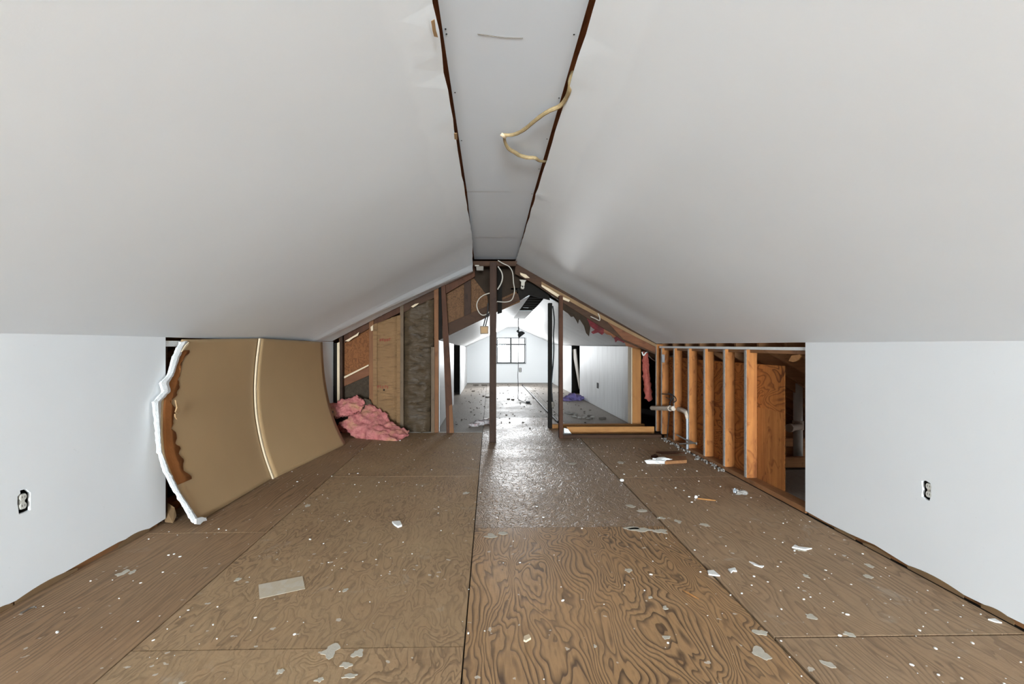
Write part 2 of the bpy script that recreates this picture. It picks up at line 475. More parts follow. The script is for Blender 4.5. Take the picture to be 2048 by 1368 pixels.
def sheet(rows, thick, towards=None, noise_amp=0.0, nscale=6.0):
    """Closed sheet from a grid of points (rows of equal length), thickened along its normals."""
    bm = bmesh.new()
    R_, C_ = len(rows), len(rows[0])
    P = [[Vector(p) for p in r] for r in rows]
    N = [[None] * C_ for _ in rows]
    for i in range(R_):
        for j in range(C_):
            a = P[min(i + 1, R_ - 1)][j] - P[max(i - 1, 0)][j]
            b = P[i][min(j + 1, C_ - 1)] - P[i][max(j - 1, 0)]
            n = a.cross(b).normalized()
            if towards is not None and n.dot(Vector(towards)) < 0: n = -n
            N[i][j] = n
    if callable(thick): th = thick
    else: th = lambda u, v: thick
    top, bot = [], []
    for i in range(R_):
        a, b = [], []
        for j in range(C_):
            d = (mnoise.noise(P[i][j] * nscale) + 0.45 * mnoise.noise(P[i][j] * nscale * 2.7)) * noise_amp if noise_amp else 0.0
            a.append(bm.verts.new(P[i][j] + N[i][j] * d))
            b.append(bm.verts.new(P[i][j] - N[i][j] * th(i / (R_ - 1), j / (C_ - 1))))
        top.append(a); bot.append(b)
    for i in range(R_ - 1):
        for j in range(C_ - 1):
            bm.faces.new((top[i][j], top[i][j + 1], top[i + 1][j + 1], top[i + 1][j]))
            bm.faces.new((bot[i][j], bot[i + 1][j], bot[i + 1][j + 1], bot[i][j + 1]))
    loop = [(0, j) for j in range(C_)] + [(i, C_ - 1) for i in range(1, R_)] + [(R_ - 1, j) for j in range(C_ - 2, -1, -1)] + [(i, 0) for i in range(R_ - 2, 0, -1)]
    for k in range(len(loop)):
        (i, j), (i2, j2) = loop[k], loop[(k + 1) % len(loop)]
        bm.faces.new((top[i][j], top[i2][j2], bot[i2][j2], bot[i][j]))
    return bm


def lerp(a, b, t): return a + (b - a) * t


def polyline_at(pts, t):
    """Point at fraction t of a polyline."""
    L = [0.0]
    for a, b in zip(pts, pts[1:]): L.append(L[-1] + (b - a).length)
    s = t * L[-1]
    for i in range(len(pts) - 1):
        if s <= L[i + 1] + 1e-9:
            return pts[i].lerp(pts[i + 1], (s - L[i]) / max(1e-9, L[i + 1] - L[i]))
    return pts[-1]


def bspatch(ctrl, nu, nv):
    """Resample a coarse control grid (rows of points) smoothly to nu x nv points."""
    rows = [spline(r, 8) for r in ctrl]
    rows = [[polyline_at(r, j / (nv - 1)) for j in range(nv)] for r in rows]
    cols = []
    for j in range(nv):
        c = spline([r[j] for r in rows], 8)
        cols.append([polyline_at(c, i / (nu - 1)) for i in range(nu)])
    return [[cols[j][i] for j in range(nv)] for i in range(nu)]


def plate(outer, holes, axis, pos, thick):
    """A flat plate with holes: loops given in the two other coordinates; axis 'x' or 'y'; thick is signed."""
    bm = bmesh.new()
    def mk(p): return (pos, p[0], p[1]) if axis == 'x' else (p[0], pos, p[1])
    edges = []
    for loop in [outer] + holes:
        vs = [bm.verts.new(mk(p)) for p in loop]
        for i in range(len(vs)):
            edges.append(bm.edges.new((vs[i], vs[(i + 1) % len(vs)])))
    bmesh.ops.triangle_fill(bm, use_beauty=True, use_dissolve=False, edges=edges)
    r = bmesh.ops.extrude_face_region(bm, geom=list(bm.faces))
    d = Vector((thick, 0, 0)) if axis == 'x' else Vector((0, thick, 0))
    bmesh.ops.translate(bm, vec=d, verts=[g for g in r['geom'] if isinstance(g, bmesh.types.BMVert)])
    return bm


def smooth01(t):
    t = max(0.0, min(1.0, t)); return t * t * (3 - 2 * t)


def blob(centre, rx, ry, rz, amp=0.3, seed=0.0, sub=2):
    bm = bmesh.new()
    bmesh.ops.create_icosphere(bm, subdivisions=sub, radius=1.0)
    for v in bm.verts:
        n = v.co.copy()
        k = 1 + amp * mnoise.noise(n * 1.7 + Vector((seed, seed * 0.7, 3.1))) * 1.6
        z = n.z * rz * k
        v.co = Vector((n.x * rx * k, n.y * ry * k, max(z, -rz * 0.45))) + Vector(centre)
    lo = min(v.co.z for v in bm.verts)
    return bm


def flake(c, rx, ry, h, rot, seed, n=11):
    """A flat irregular flake resting on the floor."""
    pts = []
    for k in range(n):
        a = 2 * math.pi * k / n
        q = 1 + 0.9 * mnoise.noise(Vector((math.cos(a) * 1.3 + seed, math.sin(a) * 1.3, seed * 1.7)))
        x, y = rx * q * math.cos(a), ry * q * math.sin(a)
        pts.append((c[0] + x * math.cos(rot) - y * math.sin(rot), c[1] + x * math.sin(rot) + y * math.cos(rot), c[2]))
    return prism(pts, (0, 0, h))


# ------------------------------------------------------------------ dimensions of the attic
XL, XR, PY0, YE = -2.10, 2.147, -9.0, 14.9       # knee walls, unseen gable set far back to even the light, far gable
YP = 6.68                                        # plane of the half-removed partition


# ------------------------------------------------------------------ floor and its plywood sheets
fl = put('floor', boxbm((-4.6, PY0 - 0.1, -0.14), (4.6, 15.05, -0.013)), M['slab'], kind='structure')


def xa(y): return -1.318 - 0.0166 * y            # the slightly skewed seam at the left


def floor_sheet(x0, x1, y0, y1, mat, g=0.003):
    f0 = x0 if callable(x0) else (lambda y: x0)
    f1 = x1 if callable(x1) else (lambda y: x1)
    dz = R(-0.0015, 0.0)
    pts = [(f0(y0) + g, y0 + g, dz), (f1(y0) - g, y0 + g, dz), (f1(y1) - g, y1 - g, dz), (f0(y1) + g, y1 - g, dz)]
    return put('plywood_sheet', prism(pts, (0, 0, -0.0125)), mat, fl)


for y0, y1 in ((PY0, 0.7), (0.7, 3.13), (3.13, 5.57), (5.57, 6.65)):
    floor_sheet(XL - 0.1, xa, y0, y1, M['ply_edge'])
for y0, y1 in ((PY0, -0.51), (-0.51, 1.93), (1.93, 4.44), (4.44, 6.642)):
    floor_sheet(xa, -0.098, y0, y1, M['ply_left'])
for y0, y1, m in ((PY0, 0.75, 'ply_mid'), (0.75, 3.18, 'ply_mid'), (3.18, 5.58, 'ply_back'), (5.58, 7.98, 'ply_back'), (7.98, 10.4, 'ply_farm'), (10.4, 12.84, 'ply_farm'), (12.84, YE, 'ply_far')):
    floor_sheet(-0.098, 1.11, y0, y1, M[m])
for y0, y1 in ((PY0, -0.48), (-0.48, 1.96), (1.96, 4.36), (4.36, 6.28)):
    floor_sheet(1.113, XR - 0.002, y0, y1, M['ply_right'], 0.006)
for y0, y1 in ((6.672, 9.1), (9.1, 11.54), (11.54, YE)):
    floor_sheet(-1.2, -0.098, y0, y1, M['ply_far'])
for y0, y1 in ((6.28, 8.75), (8.75, 11.2), (11.2, 13.6), (13.6, YE)):
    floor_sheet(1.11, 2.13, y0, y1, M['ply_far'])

# ------------------------------------------------------------------ knee walls
def hole_from_px(px, X):
    return [(p.y, p.z) for p in (onX(x, y, X) for x, y in px)]


def ragged(y0, y1, n, base, amp, seed, flips=True):
    out = []
    for k in range(n + 1):
        y = lerp(y0, y1, k / n)
        out.append((y, max(0.004, base + amp * mnoise.noise(Vector((y * 3.1, seed, 0.3))) + 0.4 * amp * mnoise.noise(Vector((y * 17, seed, 4.3))))))
    return out


hl = [(40, 981), (52, 978), (61, 985), (61, 1020), (52, 1024), (38, 1029), (35, 1008), (35, 993), (41, 987)]
wl = put('wall_left', plate(ragged(PY0, 3.318, 60, 0.026, 0.022, 1.0) + [(3.318, 1.215), (PY0, 1.215)], [hole_from_px(hl, XL)], 'x', XL, -0.0125), M['wall'], kind='structure')
put('bottom_plate', boxbm((XL - 0.11, PY0, 0.0), (XL - 0.014, 3.26, 0.038)), M['stud_y'], wl)
for y in (-1.7, -1.29, -0.9, -0.48, -0.08, 0.33, 0.74, 1.14, 1.55, 1.95, 2.62, 3.2):
    put('stud', boxbm((XL - 0.1025, y, 0.038), (XL - 0.0135, y + 0.038, 1.2)), M['stud'], wl)
for y0, y1, h, s in ((2.28, 2.62, 0.032, 1), (2.9, 3.16, 0.036, 2), (2.15, 2.27, 0.026, 3)):
    pts = [(XL + 0.0015, lerp(y0, y1, k / 8), 0.002) for k in range(9)] + [(XL + 0.0015, lerp(y1, y0, k / 8), h * (0.35 + 0.65 * math.sin(math.pi * (0.08 + 0.84 * k / 8))) * (1 + 0.25 * mnoise.noise(Vector((k, s, 0))))) for k in range(9)]
    put('torn_paper', prism(pts, (-0.0012, 0, 0)), M['brownpaper'], wl)
wl2 = put('wall_left', plate([(5.95, 0.02), (6.69, 0.02), (6.69, 1.195), (5.95, 1.195)], [], 'x', -2.06, -0.0125), M['wall'], kind='structure')

hr = [(1843, 962), (1851, 961), (1861, 967), (1862, 990), (1859, 1002), (1851, 999), (1843, 993), (1845, 980)]
wr = put('wall_right', plate(ragged(PY0, 3.392, 60, 0.022, 0.016, 7.0) + [(3.392, 1.178), (PY0, 1.178)], [hole_from_px(hr, XR)], 'x', XR, 0.0125), M['wall'], kind='structure')
put('bottom_plate', boxbm((XR + 0.014, PY0, 0.0), (XR + 0.11, 3.38, 0.038)), M['stud_y'], wr)
for y in (-1.7, -1.29, -0.9, -0.48, -0.08, 0.33, 0.74, 1.14, 1.55, 1.9, 2.36, 2.77, 3.345):
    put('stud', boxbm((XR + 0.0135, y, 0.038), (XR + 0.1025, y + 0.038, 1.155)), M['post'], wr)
for y0, y1, h, s in ((2.02, 2.16, 0.03, 4), (2.24, 2.55, 0.032, 5), (2.66, 2.86, 0.024, 6), (2.92, 3.1, 0.022, 8)):
    pts = [(XR - 0.0015, lerp(y0, y1, k / 8), 0.002) for k in range(9)] + [(XR - 0.0015, lerp(y1, y0, k / 8), h * (0.4 + 0.6 * math.sin(math.pi * (0.08 + 0.84 * k / 8))) * (1 + 0.25 * mnoise.noise(Vector((k, s, 0))))) for k in range(9)]
    put('torn_paper', prism(pts, (0.0012, 0, 0)), M['brownpaper'], wr)

# ------------------------------------------------------------------ ceiling: two slopes and the narrow flat strip between them
ceil = empty('ceiling', (0, 2, 2.2), kind='structure')


def slope(side):
    rows = []
    ny, ns = 120, 18
    y_end = 6.62 if side < 0 else 6.47
    for i in range(ny + 1):
        y = lerp(PY0, y_end, i / ny)
        row = []
        for k in range(ns + 1):
            s = k / ns
            if side < 0:
                w = smooth01((y - 5.1) / 1.3)
                x0 = lerp(XL, -2.055, w); x1 = lerp(-0.172, -0.218, smooth01((y - 4.6) / 2.0))
                z0, z1 = 1.2, 2.19 - 0.082 * smooth01((y - 5.0) / 1.6)
                bow = 0.02 * math.sin(math.pi * s) * smooth01((y - 4.8) / 1.2)
                crease = -0.035 * math.exp(-((y - (6.0 + 0.35 * s)) / 0.16) ** 2) * (0.35 + 0.65 * s)
            else:
                x0, x1, z0, z1 = XR, 0.322, 1.167, 2.20
                bow = 0.0; crease = 0.012 * math.exp(-((y - 5.4) / 0.3) ** 2) * math.sin(math.pi * s)
            if k == ns:
                e = 0.007 * mnoise.noise(Vector((y * 5, side * 3.0, 1.0))) + 0.005 * mnoise.noise(Vector((y * 21, side * 5.0, 2.0)))
                x1 += e
            p = Vector((lerp(x0, x1, s), y, lerp(z0, z1, s) + bow + crease + 0.004 * mnoise.noise(Vector((y * 0.9, s * 3, side)))))
            row.append(p)
        rows.append(row)
    return sheet(rows, 0.0125, towards=(0, 0, -1))


put('sloped_panel', slope(-1), M['ceil'], ceil, smooth=False, label='left sloping ceiling plasterboard')
put('sloped_panel', slope(1), M['ceil'], ceil, smooth=False, label='right sloping ceiling plasterboard')
for y0, y1 in ((PY0, 1.12), (1.12, 3.553), (3.557, 5.075), (5.079, 6.40)):
    z = 2.23 + (0.006 if y0 > 5 else 0.002 if y0 > 3 else 0)
    a0, a1 = lerp(-0.163, -0.2, smooth01((y0 - 3.5) / 2.8)), lerp(-0.163, -0.2, smooth01((y1 - 3.5) / 2.8))
    b0, b1 = lerp(0.31, 0.336, smooth01((y0 - 3.5) / 2.8)), lerp(0.31, 0.336, smooth01((y1 - 3.5) / 2.8))
    put('flat_panel', prism([(a0, y0, z), (b0, y0, z), (b1, y1, z), (a1, y1, z)], (0, 0, 0.0125)), M['strip'], ceil, label='narrow flat ridge panel')
# nail heads in the strip
for x, y in ((893, 68), (891, 58), (1148, 69), (910, 185), (1118, 196), (1139, 206), (923, 281), (1094, 278), (1078, 338), (1064, 388)):
    p = onZ(x, y, 2.2295)
    bm = bmesh.new(); bmesh.ops.create_cone(bm, cap_ends=True, segments=8, radius1=0.0032, radius2=0.0032, depth=0.002)
    bmesh.ops.translate(bm, vec=p, verts=bm.verts)
    put('nail_head', bm, M['blackcable'], ceil)
put('pencil_scratch', tube(spline([onZ(x, y, 2.2295) for x, y in ((955, 68), (980, 71), (1010, 75), (1046, 76))], 4), 0.0012, 5), M['rust'], ceil)
# wood seen through the open joints beside the strip: ridge-side boards, with the rafter edges crossing them
for sx, x0, x1 in ((-1, -0.30, -0.125), (1, 0.27, 0.46)):
    for y0, y1 in ((PY0, 1.3), (1.3, 3.7), (3.7, 6.4)):
        put('backing_board', boxbm((x0, y0, 2.262), (x1, y1 - 0.01, 2.29)), M['raft'], ceil)
    for k in range(22):
        y = PY0 + 0.2 + k * 0.406
        if y < 6.3: put('rafter_edge', boxbm((x0 + 0.01, y, 2.246), (x1 - 0.01, y + 0.04, 2.261)), M['raft'], ceil)
tp = [onZ(x, y, 2.17) for x, y in ((862, 42), (869, 38), (872, 60), (876, 74), (868, 72), (865, 60))]
put('torn_paper', prism(tp, (0, 0, -0.0015)), M['tan'], ceil)
tp = [onZ(x, y, 2.17) for x, y in ((908, 266), (914, 266), (915, 279), (909, 278))]
put('torn_paper', prism(tp, (0, 0, -0.0015)), M['tan'], ceil)

# ------------------------------------------------------------------ roof over everything, gables, attic voids
def roof(side):
    xr, zr, xe = 0.07, 2.62, side * 4.6
    ze = -0.1
    pts = [(xr, PY0 - 0.12, zr), (xe, PY0 - 0.12, ze), (xe, PY0 - 0.12, ze + 0.06), (xr, PY0 - 0.12, zr + 0.06)]
    return prism(pts, (0, 15.15 - PY0 + 0.12, 0))


rf = empty('roof', (0.07, 6, 2.6), kind='structure')
put('roof_slope', roof(-1), M['deck'], rf)
RZ = lambda x: 2.62 - (2.62 + 0.1) / 4.53 * (x - 0.07)
for xa_, xb_, ya_, yb_ in ((0.07, 3.75, PY0 - 0.12, 15.15), (3.75, 4.6, PY0 - 0.12, 2.3), (3.75, 4.6, 5.2, 15.15)):   # unseen gap invented in the eave to let daylight into the void
    put('roof_slope', prism([(xa_, ya_, RZ(xa_)), (xb_, ya_, RZ(xb_)), (xb_, ya_, RZ(xb_) + 0.06), (xa_, ya_, RZ(xa_) + 0.06)], (0, yb_ - ya_, 0)), M['deck'], rf)
RS = (2.62 + 0.1) / 4.53                      # roof fall per metre, right side


def rafter(y, x0, x1, side=1, mat='raft_x'):
    def zz(x): return 2.62 - RS * abs(x - 0.07)
    pts = [(x0, y, zz(x0) - 0.005), (x1, y, zz(x1) - 0.005), (x1, y, max(0.0, zz(x1) - 0.145)), (x0, y, zz(x0) - 0.145)]
    put('rafter', prism(pts, (0, 0.038, 0), 0.002), M[mat], rf)


for k in range(10):
    rafter(3.05 + k * 0.406, 2.30, 4.25)
for k in range(5):
    rafter(3.1 + k * 0.406, -2.3, -4.2, -1)
# roof boards running along the eaves between the rafters (their edges catch the light)
for k in range(8):
    x = 2.45 + k * 0.165
    z = 2.62 - RS * (x - 0.07)
    bm = prism([(x, 2.6, z - 0.006), (x + 0.155, 2.6, z - 0.006 - RS * 0.155), (x + 0.155, 2.6, z - 0.02 - RS * 0.155), (x, 2.6, z - 0.02)], (0, 5.2, 0))
    put('roof_board', bm, M['deck'], rf)

g_near = plate([(-4.6, -0.1), (4.6, -0.1), (0.07, 2.66)], [[(-1.5, 0.15), (1.5, 0.15), (1.5, 1.65), (1.1, 1.9), (-1.1, 1.9), (-1.5, 1.65)]], 'y', PY0 - 0.1, 0.1)  # opening invented in this unseen gable for the added lamps
put('wall_near', g_near, M['wall'], kind='structure')
win = [(0.195, 0.62), (1.035, 0.62), (1.035, 1.37), (0.195, 1.37)]
we = put('wall_end', plate([(-4.6, -0.1), (4.6, -0.1), (0.07, 2.66)], [win], 'y', YE, 0.12), M['farwall'], kind='structure')
put('dirt_line', boxbm((-0.69, YE - 0.012, 0), (1.87, YE - 0.001, 0.035)), M['debris'], we)

# far window: frame, bars and four panes
w1 = empty('window_1', (0.615, YE, 0.62), kind='structure')
for lo, hi in (((0.195, YE + 0.01, 0.62), (0.225, YE + 0.06, 1.37)), ((1.005, YE + 0.01, 0.62), (1.035, YE + 0.06, 1.37)), ((0.225, YE + 0.01, 1.345), (1.005, YE + 0.06, 1.37)), ((0.225, YE + 0.01, 0.62), (1.005, YE + 0.06, 0.645))):
    put('window_frame', boxbm(lo, hi, 0.003), M['frame'], w1)
put('window_bar', boxbm((0.18, YE - 0.015, 1.148), (1.06, YE + 0.03, 1.183), 0.003), M['frame'], w1)
put('window_sill', boxbm((0.18, YE - 0.03, 0.60), (1.06, YE + 0.02, 0.625), 0.003), M['frame'], w1)
put('mullion', boxbm((0.590, YE + 0.012, 0.645), (0.637, YE + 0.055, 1.345), 0.003), M['frame'], w1)
put('jamb_strip', boxbm((1.05, YE - 0.012, 0.62), (1.06, YE - 0.001, 1.37)), M['frame'], w1)
for x0, x1 in ((0.225, 0.595), (0.632, 1.005)):
    for z0, z1 in ((0.645, 1.155), (1.18, 1.345)):
        put('pane', boxbm((x0, YE + 0.03, z0), (x1, YE + 0.034, z1)), M['glass'], w1)

# ------------------------------------------------------------------ far room: knee walls, ceiling, doorways
def taper_wall(name, x_a, y_a, x_b, y_b, ztop_a, ztop_b, th, mat, zb=0.005):
    pts = [(x_a, y_a, zb), (x_b, y_b, zb), (x_b, y_b, ztop_b), (x_a, y_a, ztop_a)]
    return put(name, prism(pts, (th, 0, 0)), M[mat], kind='structure')


def zfar(y): return lerp(1.215, 1.09, (y - 6.75) / 8.15)


taper_wall('wall_left', -0.70, 6.76, -0.705, 9.85, zfar(6.76), zfar(9.85), -0.0125, 'farwall')
taper_wall('wall_left', -0.69, 11.75, -0.675, YE, zfar(11.75), zfar(YE), -0.0125, 'farwall')
def xfr(y): return lerp(2.035, 1.865, (y - 7.15) / 7.75)


taper_wall('wall_right', xfr(7.15), 7.15, xfr(10.95), 10.95, 1.13, 1.13, 0.0125, 'farknee')
taper_wall('wall_right', xfr(11.98), 11.98, xfr(YE), YE, 1.13, 1.16, 0.0125, 'farwall')
# black sheets painting in the dark beyond the two doorways
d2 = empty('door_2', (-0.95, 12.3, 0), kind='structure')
put('shade_sheet', boxbm((-1.25, 12.30, 0.0), (-0.72, 12.33, 1.13)), M['black'], d2)
put('shade_sheet', boxbm((-1.25, 9.5, 0.0), (-1.22, 12.3, 1.3)), M['black'], d2)
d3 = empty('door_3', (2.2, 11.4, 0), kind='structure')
put('shade_sheet', boxbm((2.3, 10.4, 0.0), (2.33, 12.6, 1.2)), M['black'], d3)
put('shade_sheet', boxbm((1.97, 12.1, 0.0), (2.3, 12.13, 1.2)), M['black'], d3)

# far ceiling: lofted from the partition to the end gable, with a torn-out strip at the ridge
fc = empty('ceiling', (0.6, 10, 1.7), kind='structure')
YF = 6.76


def ridge(y):
    t = (y - YF) / (YE - YF)
    return lerp(0.535, 0.50, t), lerp(0.765, 0.79, t), lerp(1.815, 1.668, t)


def far_slope(side):
    rows = []
    for i in range(31):
        y = lerp(YF if side < 0 else 6.95, YE, i / 30)
        xa_, xb_, zr = ridge(y)
        row = []
        for k in range(13):
            s = k / 12
            if side < 0: p = Vector((lerp(-0.71, xa_, s), y, lerp(zfar(y), zr, s)))
            else: p = Vector((lerp(xfr(max(y, 7.0)) + 0.02, xb_, s), y, lerp(1.135 + 0.025 * smooth01((y - 11) / 4), zr, s)))
            p.z += 0.008 * mnoise.noise(Vector((y * 0.8, s * 3, side * 4.0)))
            row.append(p)
        rows.append(row)
    return sheet(rows, 0.0125, towards=(0, 0, -1))


put('sloped_panel', far_slope(-1), M['farceil'], fc)
put('sloped_panel', far_slope(1), M['farceil'], fc)


def ridge_strip(y0, y1, dz=0.0, x_pad=0.0):
    a0, b0, z0 = ridge(y0); a1, b1, z1 = ridge(y1)
    return prism([(a0 - x_pad, y0, z0 + dz), (b0 + x_pad, y0, z0 + dz), (b1 + x_pad, y1, z1 + dz), (a1 - x_pad, y1, z1 + dz)], (0, 0, 0.012))


put('stained_panel', ridge_strip(9.2, 11.2), M['farstain'], fc)
put('flat_panel', ridge_strip(11.2, YE), M['farceil'], fc)
# laths and joists over the torn-out strip, with bits of board left hanging
a0, b0, z0 = ridge(7.8)
put('shade_sheet', boxbm((a0 - 0.25, 6.8, z0 + 0.10), (b0 + 0.25, 9.4, z0 + 0.12)), M['black'], fc)  # black sheet standing in for the dark of the roof space
for k in range(7):
    y = 6.9 + k * 0.36
    a_, b_, z_ = ridge(y)
    put('lath', boxbm((a_ - 0.06, y, z_ + 0.02), (b_ + 0.06, y + 0.05, z_ + 0.07)), M['black'], fc)
for k in range(4):
    y = R(6.9, 9.1); a_, b_, z_ = ridge(y); x = R(a_, b_)
    pts = [(x + R(-0.05, 0.05), y + R(-0.1, 0.1), z_ + 0.016) for _ in range(4)]
    c = sum((Vector(p) for p in pts), Vector()) / 4
    pts.sort(key=lambda p: math.atan2(p[1] - c.y, p[0] - c.x))
    put('gypsum_scrap', prism(pts, (0, 0, 0.004)), M['gyp'], fc)

# ------------------------------------------------------------------ the half-removed partition (left part and the gable over the opening)
wp = empty('wall_far', (-1.3, YP, 0), kind='structure')
def B(name, px, Y, t, mat, up=0, **kw):
    if up:
        m = sum(q[1] for q in px) / len(px)
        px = [(x, y - up if k < 2 else y) for k, (x, y) in enumerate(px)]
    return board(name, px, Y, t, M[mat], wp, **kw)



B('plaster_edge', [(674, 686), (679, 684), (679, 820), (674, 820)], 6.66, 0.02, 'edge')
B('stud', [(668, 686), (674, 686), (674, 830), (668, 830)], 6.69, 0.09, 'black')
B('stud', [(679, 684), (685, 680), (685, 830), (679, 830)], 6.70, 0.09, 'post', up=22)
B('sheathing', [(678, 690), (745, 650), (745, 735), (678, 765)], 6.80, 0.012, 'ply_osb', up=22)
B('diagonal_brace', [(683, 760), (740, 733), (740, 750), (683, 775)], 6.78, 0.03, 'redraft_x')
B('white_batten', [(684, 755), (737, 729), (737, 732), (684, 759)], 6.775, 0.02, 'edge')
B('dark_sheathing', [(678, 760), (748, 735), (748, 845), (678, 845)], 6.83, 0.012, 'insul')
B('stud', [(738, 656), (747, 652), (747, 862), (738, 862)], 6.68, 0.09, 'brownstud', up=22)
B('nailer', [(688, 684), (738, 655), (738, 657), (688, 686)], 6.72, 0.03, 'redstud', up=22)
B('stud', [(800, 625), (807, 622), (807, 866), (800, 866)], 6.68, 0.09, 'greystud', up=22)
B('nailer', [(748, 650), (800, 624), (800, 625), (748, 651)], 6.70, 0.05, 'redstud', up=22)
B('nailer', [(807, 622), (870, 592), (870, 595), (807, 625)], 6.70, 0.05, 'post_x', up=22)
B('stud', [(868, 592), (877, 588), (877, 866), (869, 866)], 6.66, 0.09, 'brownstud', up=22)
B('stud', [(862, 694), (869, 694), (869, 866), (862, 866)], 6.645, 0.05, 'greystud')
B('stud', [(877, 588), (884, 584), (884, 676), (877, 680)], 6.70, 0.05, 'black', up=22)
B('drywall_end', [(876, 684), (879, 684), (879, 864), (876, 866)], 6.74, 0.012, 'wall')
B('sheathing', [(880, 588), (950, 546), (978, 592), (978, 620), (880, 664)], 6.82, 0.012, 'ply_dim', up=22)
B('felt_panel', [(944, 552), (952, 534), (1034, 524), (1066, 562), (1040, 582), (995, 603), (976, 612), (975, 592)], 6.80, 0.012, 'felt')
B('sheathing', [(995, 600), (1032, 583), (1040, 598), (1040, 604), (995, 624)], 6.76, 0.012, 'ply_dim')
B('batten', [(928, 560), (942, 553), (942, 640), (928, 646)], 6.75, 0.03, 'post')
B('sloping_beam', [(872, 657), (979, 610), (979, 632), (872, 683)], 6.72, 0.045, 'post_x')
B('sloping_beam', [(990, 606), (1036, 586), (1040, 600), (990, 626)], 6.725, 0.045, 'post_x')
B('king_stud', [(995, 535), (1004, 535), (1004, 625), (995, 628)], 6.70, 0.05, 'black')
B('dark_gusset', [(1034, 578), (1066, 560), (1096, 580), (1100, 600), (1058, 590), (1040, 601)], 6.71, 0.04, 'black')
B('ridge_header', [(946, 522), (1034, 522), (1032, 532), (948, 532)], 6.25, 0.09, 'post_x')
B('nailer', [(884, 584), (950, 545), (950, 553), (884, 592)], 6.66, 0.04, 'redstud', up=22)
for px in ([(690, 682), (712, 669), (718, 664), (716, 671), (706, 676), (697, 683)], [(741, 654), (746, 650), (746, 661), (742, 662)], [(822, 613), (830, 608), (838, 606), (834, 610), (826, 615)]):
    B('torn_plaster', px, 6.64, 0.006, 'edge', bev=0)

# ------------------------------------------------------------------ insulation
def batt(name, px_l, px_r, Y, puff, mat, label, noise_amp, nscale, nv=20, nu=60):
    """A faced batt standing in a stud bay: bulging front, squared sides; edges given top to bottom in px."""
    root = empty(name, onY((px_l[-1][0] + px_r[-1][0]) / 2, px_l[-1][1], Y), label, 'insulation')
    L = [onY(x, y, Y) for x, y in px_l]; Rr = [onY(x, y, Y) for x, y in px_r]
    rows = []
    for i in range(nu):
        a, b = polyline_at(L, i / (nu - 1)), polyline_at(Rr, i / (nu - 1))
        row = []
        for j in range(nv):
            s = j / (nv - 1)
            p = a.lerp(b, s)
            q = min(1, 4 * s * (1 - s) * 1.6)
            p.y -= puff * q + noise_amp * mnoise.noise(Vector((p.x * nscale * 0.5, p.z * nscale * 1.6, 2.0))) * q + 0.5 * noise_amp * mnoise.noise(Vector((p.x * nscale * 1.4, p.z * nscale * 4.0, 5.0))) * q
            row.append(p)
        rows.append(row)
    put('facing', sheet(rows, 0.05, towards=(0, -1, 0)), M[mat], root, smooth=True)
    return root, rows


bk, rows_k = batt('insulation_batt', [(747, 650), (747, 700), (747, 780), (747, 850)], [(800, 630), (800, 700), (799, 780), (798, 862)], 6.73, 0.05, 'kraft', 'tan kraft faced insulation batt with faded red print, between two wall studs', 0.012, 9)
bd, _ = batt('insulation_batt', [(808, 624), (808, 700), (807, 780), (806, 866)], [(869, 596), (868, 690), (863, 780), (861, 866)], 6.74, 0.045, 'kraftd', 'dark brown wrinkled insulation batt beside the opening of the partition', 0.04, 10)
# stapling flanges and the faded print
put('flange', prism([onY(x, y, 6.672) for x, y in ((746, 649), (754, 646), (754, 848), (746, 850))], (0, 0.003, 0)), M['kraft'], bk)
put('flange', prism([onY(x, y, 6.672) for x, y in ((794, 632), (801, 630), (800, 858), (793, 858))], (0, 0.003, 0)), M['kraft'], bk)


def print_marks(cx, cy, n, w, h, seed):
    rnd = random.Random(seed)
    bm = bmesh.new()
    for k in range(n):
        x = cx + (k - n / 2) * w
        y0 = cy + rnd.uniform(-1, 1)
        for (dx0, dy0, dx1, dy1) in ((0, -h, 1.3, h), (0.4, -h, w * 0.7, -h + 1.4), (0.4, 0, w * 0.7, 1.3))[:rnd.choice((1, 2, 3))]:
            box_pts = [onY(x + a, y0 + b, 6.655) for a, b in ((dx0, dy0), (dx1, dy0), (dx1, dy1), (dx0, dy1))]
            vs = [bm.verts.new(p) for p in box_pts]; f = bm.faces.new(vs)
    return bm


put('faded_print', print_marks(771, 680, 5, 4.6, 2.6, 5), M['ink'], bk, kind='stuff')
put('faded_print', print_marks(767, 774, 5, 4.8, 2.8, 9), M['ink'], bk, kind='stuff')
hole = bmesh.new(); bmesh.ops.create_uvsphere(hole, u_segments=10, v_segments=6, radius=0.012)
bmesh.ops.translate(hole, vec=onY(768, 780, 6.674), verts=hole.verts)
put('puncture', hole, M['black'], bk)


def fuzzy(name, ctrl, thick, mat, amp, parent, nu=44, nv=44, ns=13.0, towards=(0, -0.7, 0.7)):
    rows = bspatch(ctrl, nu, nv)
    for i, r in enumerate(rows):
        for j, p in enumerate(r):
            if i in (0, nu - 1) or j in (0, nv - 1):
                p += Vector((mnoise.noise(p * 22), mnoise.noise(p * 22 + Vector((7, 0, 0))), mnoise.noise(p * 22 + Vector((0, 9, 0))))) * 0.026
    th = lambda u, v: thick * (0.25 + 0.75 * min(1, 5 * min(u, 1 - u, v, 1 - v) + 0.1))
    return put(name, sheet(rows, th, towards, amp, ns), M[mat], parent, smooth=True)


